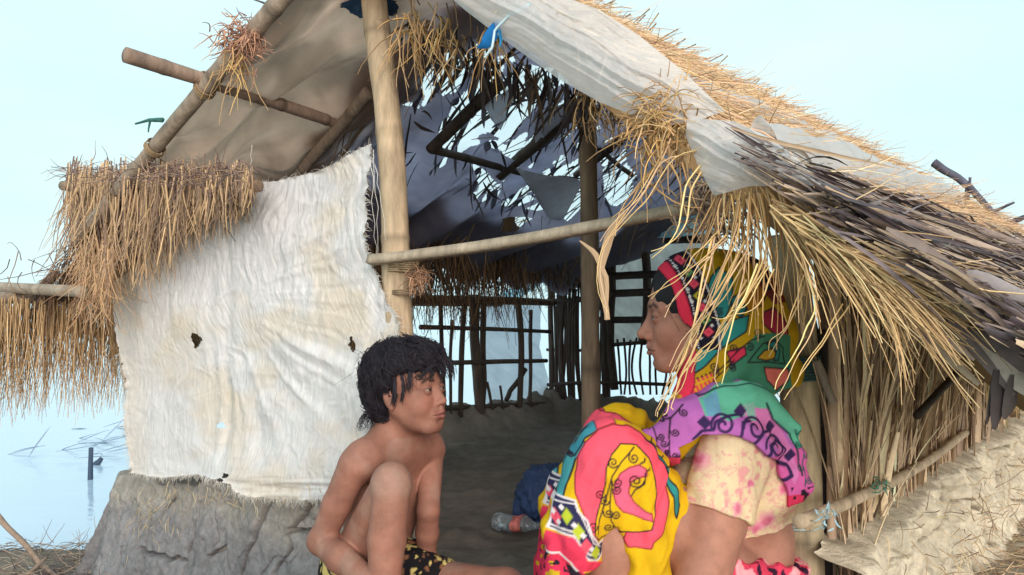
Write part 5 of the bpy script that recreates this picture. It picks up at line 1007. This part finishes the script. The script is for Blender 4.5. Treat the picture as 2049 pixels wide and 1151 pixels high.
def knees(pr, V, N_):
    pr.fill(YEL); pr.mask((V[:, 1] > 1.64), YEL)
    pr.poly(z4([(250, 440), (200, 480), (160, 560), (190, 660), (260, 560)]), ORG)
    pr.poly(z4([(330, 330), (240, 430), (170, 690), (215, 690), (285, 440), (390, 330)]), (74, 160, 170), BLK); pr.poly(z4([(420, 190), (300, 300), (240, 400), (280, 420), (345, 310), (430, 250)]), (66, 150, 170), BLK)
    pr.poly(z4([(415, 200), (440, 140), (500, 125), (545, 170), (545, 215), (480, 245), (420, 260)]), PNK, BLK, 1.2)
    pr.poly(z4([(60, 700), (110, 570), (150, 620), (160, 680), (120, 760)]), PNK); pr.poly(z4([(110, 570), (140, 540), (175, 660), (155, 690)]), NAV); scroll(pr, z4([(250, 380), (215, 440), (160, 520)]), 10, BLK)
    pr.poly(z4([(430, 250), (530, 218), (620, 222), (710, 265), (790, 340), (840, 440), (862, 560), (865, 700), (845, 820), (795, 895), (755, 935), (745, 975), (620, 965), (588, 920), (600, 870), (380, 930), (420, 1000), (330, 760), (288, 640), (283, 520), (300, 420), (350, 330)]), PNK, (150, 50, 60), 1.5)
    pr.poly(z4([(560, 322), (660, 335), (725, 420), (755, 520), (768, 650), (762, 760), (742, 850), (690, 872), (560, 872), (520, 905), (430, 928), (393, 890), (408, 800), (438, 680), (463, 560), (468, 470), (500, 390)]), YEL, BLK, 1.5)
    pr.poly(z4([(600, 468), (660, 452), (695, 478), (702, 512), (650, 525), (612, 560), (602, 620), (640, 685), (700, 733), (742, 755), (744, 800), (660, 772), (580, 742), (530, 692), (508, 620), (518, 560), (550, 500)]), (246, 106, 140), (150, 50, 70), 1.5)
    scroll(pr, z4([(640, 350), (560, 430), (500, 520), (470, 650), (430, 800), (420, 890)]), 17, BLK, 1.5); scroll(pr, z4([(500, 560), (490, 700), (500, 800), (540, 870)]), 15, BLK, 1.5)
    pr.spiral(*z4([(640, 545)])[0], 14, 0, 1.6, BLK); pr.line(z4([(690, 500), (690, 560), (640, 600), (620, 640)]), BLK, 1.5)
    pr.line(z4([(700, 420), (690, 440), (670, 445)]), BLK); pr.line(z4([(720, 480), (700, 490)]), BLK)
    pr.poly(z4([(740, 300), (840, 420), (880, 520), (960, 740), (930, 820), (880, 640), (850, 480)]), TEA, BLK); pr.line(z4([(760, 300), (850, 410), (890, 520), (980, 720)]), YEL, 3)
    for a, b in [((770, 330), (790, 320)), ((800, 370), (825, 360)), ((840, 430), (860, 425)), ((850, 490), (880, 495))]: pr.line(z4([a, b]), BLK, 1.6)
    band = z4([(170, 672), (285, 685), (300, 745), (350, 800), (370, 880), (420, 950), (478, 945), (470, 1000), (400, 1045), (340, 1015), (275, 925), (270, 885), (115, 855), (135, 770)]); pr.poly(band, NAV, WHT, 2.0)
    pr.line(z4([(150, 705), (285, 705), (320, 780), (350, 850), (380, 930), (440, 970)]), WHT, 1.3); pr.line(z4([(125, 835), (270, 862), (300, 930), (350, 990), (420, 1010)]), WHT, 1.8)
    for x, y, cc in [(235, 780, LIM), (295, 860, LIM), (395, 990, LIM), (165, 790, PNK), (335, 940, PNK)]: pr.dia(*z4([(x, y)])[0], 11, 15, cc)
    for x, y in [(205, 735), (180, 815), (275, 825), (320, 880), (365, 960), (150, 760)]: pr.dia(*z4([(x, y)])[0], 6, 6, WHT)
    pr.poly(z4([(110, 872), (270, 892), (320, 960), (345, 1030), (430, 1060), (420, 1100), (300, 1112), (250, 1060), (180, 1000), (60, 1010)]), (236, 66, 100))
    low = pr.y > 780+np.interp(pr.x, [1060+60/3.1, 1060+180/3.1, 1060+250/3.1, 1060+330/3.1], [1000, 1000, 1050, 1120])/3.103
    pr.mask(low & (pr.x < 1180), (222, 56, 92)); pr.mask(low & (pr.x < 1180) & (n2(pr.x/9, pr.y/9, 431) > .42), (200, 170, 40)); pr.mask(low & (pr.x < 1180) & (n2(pr.x/7, pr.y/7, 433) < -.5), BLK)
    pr.poly(z4([(215, 1060), (260, 1080), (330, 1140), (330, 1180), (260, 1180)]), BLK); pr.line(z4([(80, 1000), (180, 1000), (250, 1055), (290, 1105)]), WHT, 2.2)
def kfold(V, x, y): return .0045*np.sin((x*.9-y*.25)/11+2*n2(x/60, y/60, 441))*sstep(900, 1100, y)+.006*n2(x/45, y/120, 443, 2)+.003*np.sin((x+.7*y)/9)*sstep(1280, 1330, x)+.0050*(.4-np.abs(n2((x*.8+y*.35)/17, (y-x*.4)/150, 445, 2)))*sstep(860, 960, y)
cloth('sari_skirt', S, (.02, 1.36,   .05), (.45, 1.92, .62), .0022, kfold, knees, 1.475)
# petticoat at the waist
S = Field(); S.ell(P(1497, 1190, 1.70), (.083, .127, .50), tR, .02); S.cap(Lh, Lh*.7+Lk_*.3, .094, .084, .03); S.cap(Rh_, Rh_*.7+Rk_*.3, .094, .084, .03); S.fun(lambda p: (p-P(1520, 1122, 1.57))@np.array((.30, 0, 1.)), .004, 'i'); S.fun(lambda p: P(1520, 1290, 1.57)[2]-p[:, 2], .004, 'i')
def floral(pr, V, N_):
    pr.fill((226, 72, 104)); k = n2(V[:, 0]*42, V[:, 2]*42, 451, 2, V[:, 1]*42); pr.mask(k > .35, (246, 176, 186)); pr.mask(k < -.45, (60, 34, 60)); pr.mask(np.abs(k-.1) < .03, (170, 40, 80))
cloth('petticoat', S, (.2, 1.44, -.02), (.7, 1.94, .42), .004, lambda V, x, y: .003*np.sin(x/5.+np.abs(V[:, 1]-1.6)*120), floral, 1.55)
# blouse
Bt = Field(); Bt.ell(P(1487, 965, 1.70), (.097, .150, .172), tR, .03); Bt.cap(neck-np.array((0, 0, .03)), Ls, .048, .060, .05); Bt.cap(neck-np.array((0, 0, .03)), Rs_, .048, .060, .05); Bt.ell(P(1500, 1080, 1.70), (.080, .126, .10), tR, .03)
Bt.ell(P(1400, 985, 1.64), np.array((.068,)*3), None, .04); Bt.ell(P(1395, 985, 1.78), np.array((.068,)*3), None, .04)
Bt.fun(lambda p: (P(1520, 1078, 1.56)-p)@np.array((-.22, 0, 1.)), .004, 'i')
ad = (Le-Ls)/np.linalg.norm(Le-Ls); ad2 = (Re_-Rs_)/np.linalg.norm(Re_-Rs_)
B1 = Field(); B1.cap(Ls, Ls*.5+Le*.5, .066, .065, .01); B1.fun(lambda p: (p-Ls)@ad-.118, .004, 'i')
B2 = Field(); B2.cap(Rs_, Rs_*.5+Re_*.5, .062, .062, .01); B2.fun(lambda p: (p-Rs_)@ad2-.118, .004, 'i')
Bl = Field(); Bl.fun(Bt); Bl.fun(B1, .008); Bl.fun(B2, .008)
def blouse(pr, V, N_):
    pr.fill((230, 214, 178)); k = n2(pr.x/26, pr.y/26, 461, 4); k2 = n2(pr.x/10, pr.y/12, 463, 2); big = n2(pr.x/55, pr.y/55, 465, 1)
    wt = lambda m, c_: pr.blend(np.arange(len(k)), m, c_); wt(.6*sstep(.14, .02, np.abs(k))*sstep(-.2, .2, big), (232, 150, 168)); wt(.65*sstep(.35, .6, k)*sstep(-.1, .3, k2), (228, 130, 158)); wt(.6*sstep(-.4, -.6, k)*sstep(.1, .4, k2), (220, 110, 146)); wt(.55*sstep(.07, .01, np.abs(k-.3)), (214, 124, 146))
    for x, y, rr in [(1545, 1050, 26), (1520, 1065, 14), (1460, 1005, 16), (1490, 960, 12), (1400, 920, 22), (1580, 985, 14), (1530, 905, 12)]:
        d = np.hypot(pr.x-x, pr.y-y)+6*k2; wt(.6*sstep(rr, rr*.4, d), (230, 120, 180)); wt(.6*sstep(rr*.5, rr*.2, d), (206, 80, 130))
    pr.line(z5([(240, 785), (360, 782), (470, 822), (545, 872)]), (206, 190, 152), 1.3)
cloth('blouse', Bl, (.25, 1.38, .18), (.68, 2.02, .58), .0026, lambda V, x, y: .0028*np.sin((x*.5+y*.8)/12+2*n2(x/50, y/50, 471))*sstep(1480, 1540, x)+.0022*n2(x/18, y/40, 473, 2), blouse, 1.53, .0015)
# scarf over the head
S = Field(); S.ell(hw.w(-.012, 0, .034), np.array((.112, .096, .094)), hw.R, .02); S.cap(P(1480, 600, 1.67), P(1528, 690, 1.68), .070, .060, .05); S.ell(P(1555, 665, 1.68), (.036, .05, .030), None, .03)
S.cap(P(1455, 640, 1.67), P(1470, 770, 1.69), .105, .100, .04); S.cap(P(1470, 770, 1.69), P(1500, 840, 1.69), .098, .095, .04); S.cap(P(1430, 740, 1.62), P(1352, 860, 1.60), .050, .042, .04); S.cap(P(1540, 760, 1.66), P(1560, 740, 1.70), .040, .040, .03)
S.cap(P(1352, 860, 1.60), P(1330, 900, 1.60), .042, .030, .03)
fe = [(1318, 490), (1322, 512), (1340, 560), (1356, 610), (1372, 665), (1376, 715), (1366, 770), (1345, 815), (1300, 875)]
S.fun(prism([(900, 400), (1300, 400)]+fe+[(1250, 905), (900, 1000)], 1.0, 2.3, 1.60), .004, 's')
S.ell(hw.w(-.004, 0, .0), np.array((.099, .081, .118)), hw.R, .004, 's')
S.fun(prism([(1200, 480), (1700, 480), (1700, 770), (1600, 775), (1500, 800), (1430, 840), (1330, 930), (1300, 930), (1200, 930)], 1.0, 2.3, 1.60), .004, 'i')
def scarf(pr, V, N_):
    pr.fill((196, 160, 26)); e = segd(pr.x, pr.y, fe)
    pr.poly(z3([(760, 130), (690, 200), (650, 300), (650, 420), (700, 520), (780, 520), (830, 400), (850, 200)]), TEA, BLK); pr.poly(z3([(820, 380), (900, 330), (960, 420), (900, 520), (840, 480)]), (40, 130, 130), BLK)
    pr.poly(z3([(560, 860), (700, 640), (760, 560), (960, 500), (940, 620), (760, 760), (640, 900), (520, 1000)]), TEA, BLK); pr.poly(z3([(880, 340), (1040, 260), (1120, 330), (1060, 430), (960, 480)]), (190, 130, 40), BLK)
    pr.poly(z3([(1080, 480), (1180, 440), (1280, 540), (1330, 640), (1310, 680), (1180, 640), (1070, 560)]), (170, 52, 76), BLK); pr.poly(z3([(1000, 0), (1250, 60), (1320, 400), (1180, 420), (1060, 300)]), (130, 60, 60)); pr.poly(z3([(1020, 60), (1160, 60), (1180, 300), (1090, 330)]), (40, 52, 84))
    pr.poly(z3([(1020, 640), (1180, 640), (1360, 660), (1360, 1100), (700, 1100), (820, 900)]), (70, 138, 112)); pr.poly(z3([(1100, 900), (1310, 920), (1330, 1000), (1200, 1080), (1120, 1000)]), (226, 120, 110), BLK); pr.poly(z3([(960, 860), (1080, 720), (1200, 690), (1280, 760), (1290, 880), (1140, 860)]), (64, 140, 110), BLK); pr.poly(z3([(1040, 830), (1100, 770), (1190, 760), (1220, 830), (1120, 850)]), (200, 160, 50), BLK); pr.poly(z3([(1120, 720), (1200, 700), (1250, 780), (1240, 850), (1190, 850), (1210, 780)]), (50, 130, 128), BLK)
    pr.poly(z3([(800, 780), (940, 740), (950, 800), (840, 880)]), RED, BLK); pr.poly(z3([(540, 1010), (690, 930), (720, 990), (560, 1110), (440, 1150), (480, 1060)]), (232, 80, 84), BLK)
    for i in range(6): pr.line(z3([(540+i*30, 1000-i*14), (570+i*30, 1080-i*16)]), YEL, 1.5)
    pr.line(z3([(500, 1060), (720, 960)]), YEL, 1.5)
    scroll(pr, z3([(700, 960), (800, 860), (900, 760), (980, 690), (1090, 660)]), 14, BLK, 1.4); scroll(pr, z3([(600, 700), (700, 640), (740, 560), (700, 460)]), 11, BLK, 1.3); scroll(pr, z3([(700, 1000), (780, 920), (860, 840)]), 12, BLK, 1.3)
    for a, b in [((570, 440), (760, 450)), ((575, 500), (660, 520)), ((570, 560), (660, 570)), ((570, 600), (640, 640))]: pr.line(z3([a, b]), BLK, 1.5)
    pr.line(z3([(660, 450), (665, 560)]), BLK, 1.4); pr.line(z3([(620, 640), (700, 700), (640, 720)]), BLK, 2)
    up = (pr.y < 700); b2 = (e > 20) & (e < 66) & up; pr.mask(b2, (34, 32, 48)); pr.mask((np.abs(e-25) < 1.8) & up & (np.mod(pr.y, 5) < 3), WHT); pr.mask((np.abs(e-62) < 1.6) & up, WHT)
    for i in range(7):
        y = 520+i*24; x = np.interp(y, [p[1] for p in fe], [p[0] for p in fe])+43; pr.dia(x, y, 10, 10, (PNK, (110, 170, 110), PNK, (200, 190, 60))[i % 4]); pr.dia(x, y, 4, 4, BLK if i % 2 else RED)
        pr.dia(x-12, y+12, 4, 4, WHT); pr.dia(x+12, y+11, 4, 4, WHT)
    pr.mask((e < 20) & (pr.y < 830), (230, 58, 88)); pr.mask((e < 20) & (pr.y >= 790) & (n2(pr.x/10, pr.y/10, 481) > .2), (206, 150, 50)); pr.line([(a+20, b) for a, b in fe[:-1]], (110, 26, 50), 1.0)
def sfold(V, x, y): return .0035*np.sin((x*.75+y*.55)/10+2*n2(x/60, y/60, 491))*sstep(690, 760, y)+.004*n2(x/40, y/70, 493, 2)
cloth('headscarf', S, (.22, 1.46, .35), (.62, 1.92, .82), .0022, sfold, scarf, 1.59, .0015)
# the violet and mint end drawn over the shoulder
S = Field(); S.cap(neck+np.array((0, 0, -.01)), Ls, .060, .072, .05); S.cap(neck+np.array((0, 0, -.01)), Rs_, .060, .070, .05); S.ell(P(1490, 955, 1.70), (.110, .163, .184), tR, .03)
S.cap(Ls, Ls*.75+Le*.25, .074, .074, .03); S.cap(P(1350, 890, 1.58), P(1420, 850, 1.56), .040, .055, .04); S.cap(P(1550, 850, 1.60), P(1608, 985, 1.60), .040, .026, .03); S.cap(P(1300, 885, 1.58), P(1350, 890, 1.58), .026, .040, .03)
S.cap(P(1390, 835, 1.575), P(1480, 800, 1.585), .050, .052, .03); S.cap(P(1480, 800, 1.585), P(1570, 830, 1.60), .052, .045, .03)
S.fun(prism(z5([(20, 395), (95, 290), (200, 250), (330, 190), (430, 140), (560, 110), (680, 130), (800, 230), (890, 370), (950, 560), (970, 720), (930, 800), (830, 815), (815, 690), (760, 560), (690, 515), (600, 440), (520, 400), (440, 392), (340, 400), (280, 450), (215, 480), (230, 570), (190, 600), (150, 520), (100, 470)]), 1.0, 2.3, 1.515), .004, 'i')
S.fun(lambda p: p[:, 1]-1.74, .004, 'i')
def shawl(pr, V, N_):
    pr.fill(VIO); pr.poly(z5([(330, 210), (480, 120), (640, 110), (780, 190), (900, 370), (980, 620), (930, 690), (905, 560), (830, 400), (730, 320), (640, 310), (560, 300), (470, 330), (420, 300), (350, 300)]), MNT)
    pr.mask((pr.y > 905) & (pr.x > 1545), (216, 104, 178)); pr.poly(z5([(560, 250), (700, 270), (820, 420), (890, 600), (860, 690), (790, 560), (690, 420), (580, 330)]), (222, 132, 200)); pr.poly(z5([(350, 210), (430, 170), (440, 300), (360, 300)]), (110, 170, 200))
    pr.poly(z5([(560, 240), (620, 240), (640, 330), (600, 330)]), (140, 190, 180))
    D = (60, 44, 92)
    for x, y, rr, a, sg in [(440, 345, 24, 2.8, 1), (560, 345, 0, 0, 1), (610, 370, 26, 3.2, 1), (730, 470, 27, 3.2, 1)]:
        if rr: pr.spiral(*z5([(x, y)])[0], rr, a, 1.5, D, 2.8, sg)
    pr.line(z5([(290, 430), (330, 380), (390, 370), (400, 330), (470, 300), (540, 290)]), D, 3.0); pr.line(z5([(530, 400), (540, 340), (590, 330)]), D, 3.0); pr.line(z5([(600, 440), (660, 390), (720, 380)]), D, 3.0); pr.line(z5([(680, 520), (690, 460), (760, 440), (800, 500), (760, 540)]), D, 3.2); pr.line(z5([(760, 560), (820, 580), (840, 640), (800, 660)]), D, 4.5)
    for x, y in [(345, 335), (545, 275), (725, 370), (840, 530)]:
        for dx, dy in ((0, -18), (18, 0), (-18, 0), (0, 18), (0, 0)): pr.dia(*z5([(x+dx, y+dy)])[0], 7.5, 7.5, D)
    scroll(pr, z5([(250, 250), (190, 330), (170, 430), (180, 560)]), 13, BLK, 1.5); scroll(pr, z5([(150, 300), (100, 360), (110, 460)]), 12, BLK, 1.5); scroll(pr, z5([(870, 390), (920, 470), (930, 600), (920, 700)]), 13, (30, 90, 90), 1.5)
    pr.line(z5([(690, 240), (740, 330), (850, 420), (900, 560), (905, 640)]), (30, 60, 70), 2.2); pr.line(z5([(330, 195), (480, 150), (620, 130), (760, 190), (900, 370)]), (40, 70, 80), 1.5)
    pr.mask((pr.y > 1001+.0*pr.x) & (pr.x > 1580), (216, 60, 100)); pr.mask((pr.y > 985) & (pr.x > 1580) & (n2(pr.x/8, pr.y/8, 495) > .25), BLK)
    pr.mask((pr.x < 1370) & (pr.y > 905) & (n2(pr.x/9, pr.y/9, 496) > .1), (70, 40, 80)); pr.mask((pr.x < 1368) & (pr.y > 920), (190, 60, 90))
cloth('shawl', S, (.20, 1.38, .24), (.66, 1.80, .62), .0022, lambda V, x, y: .004*np.sin((x*.35-y*.85)/9+2*n2(x/70, y/50, 497))*sstep(1400, 1500, x)+.004*n2(x/40, y/40, 498, 2), shawl, 1.51, .0015)
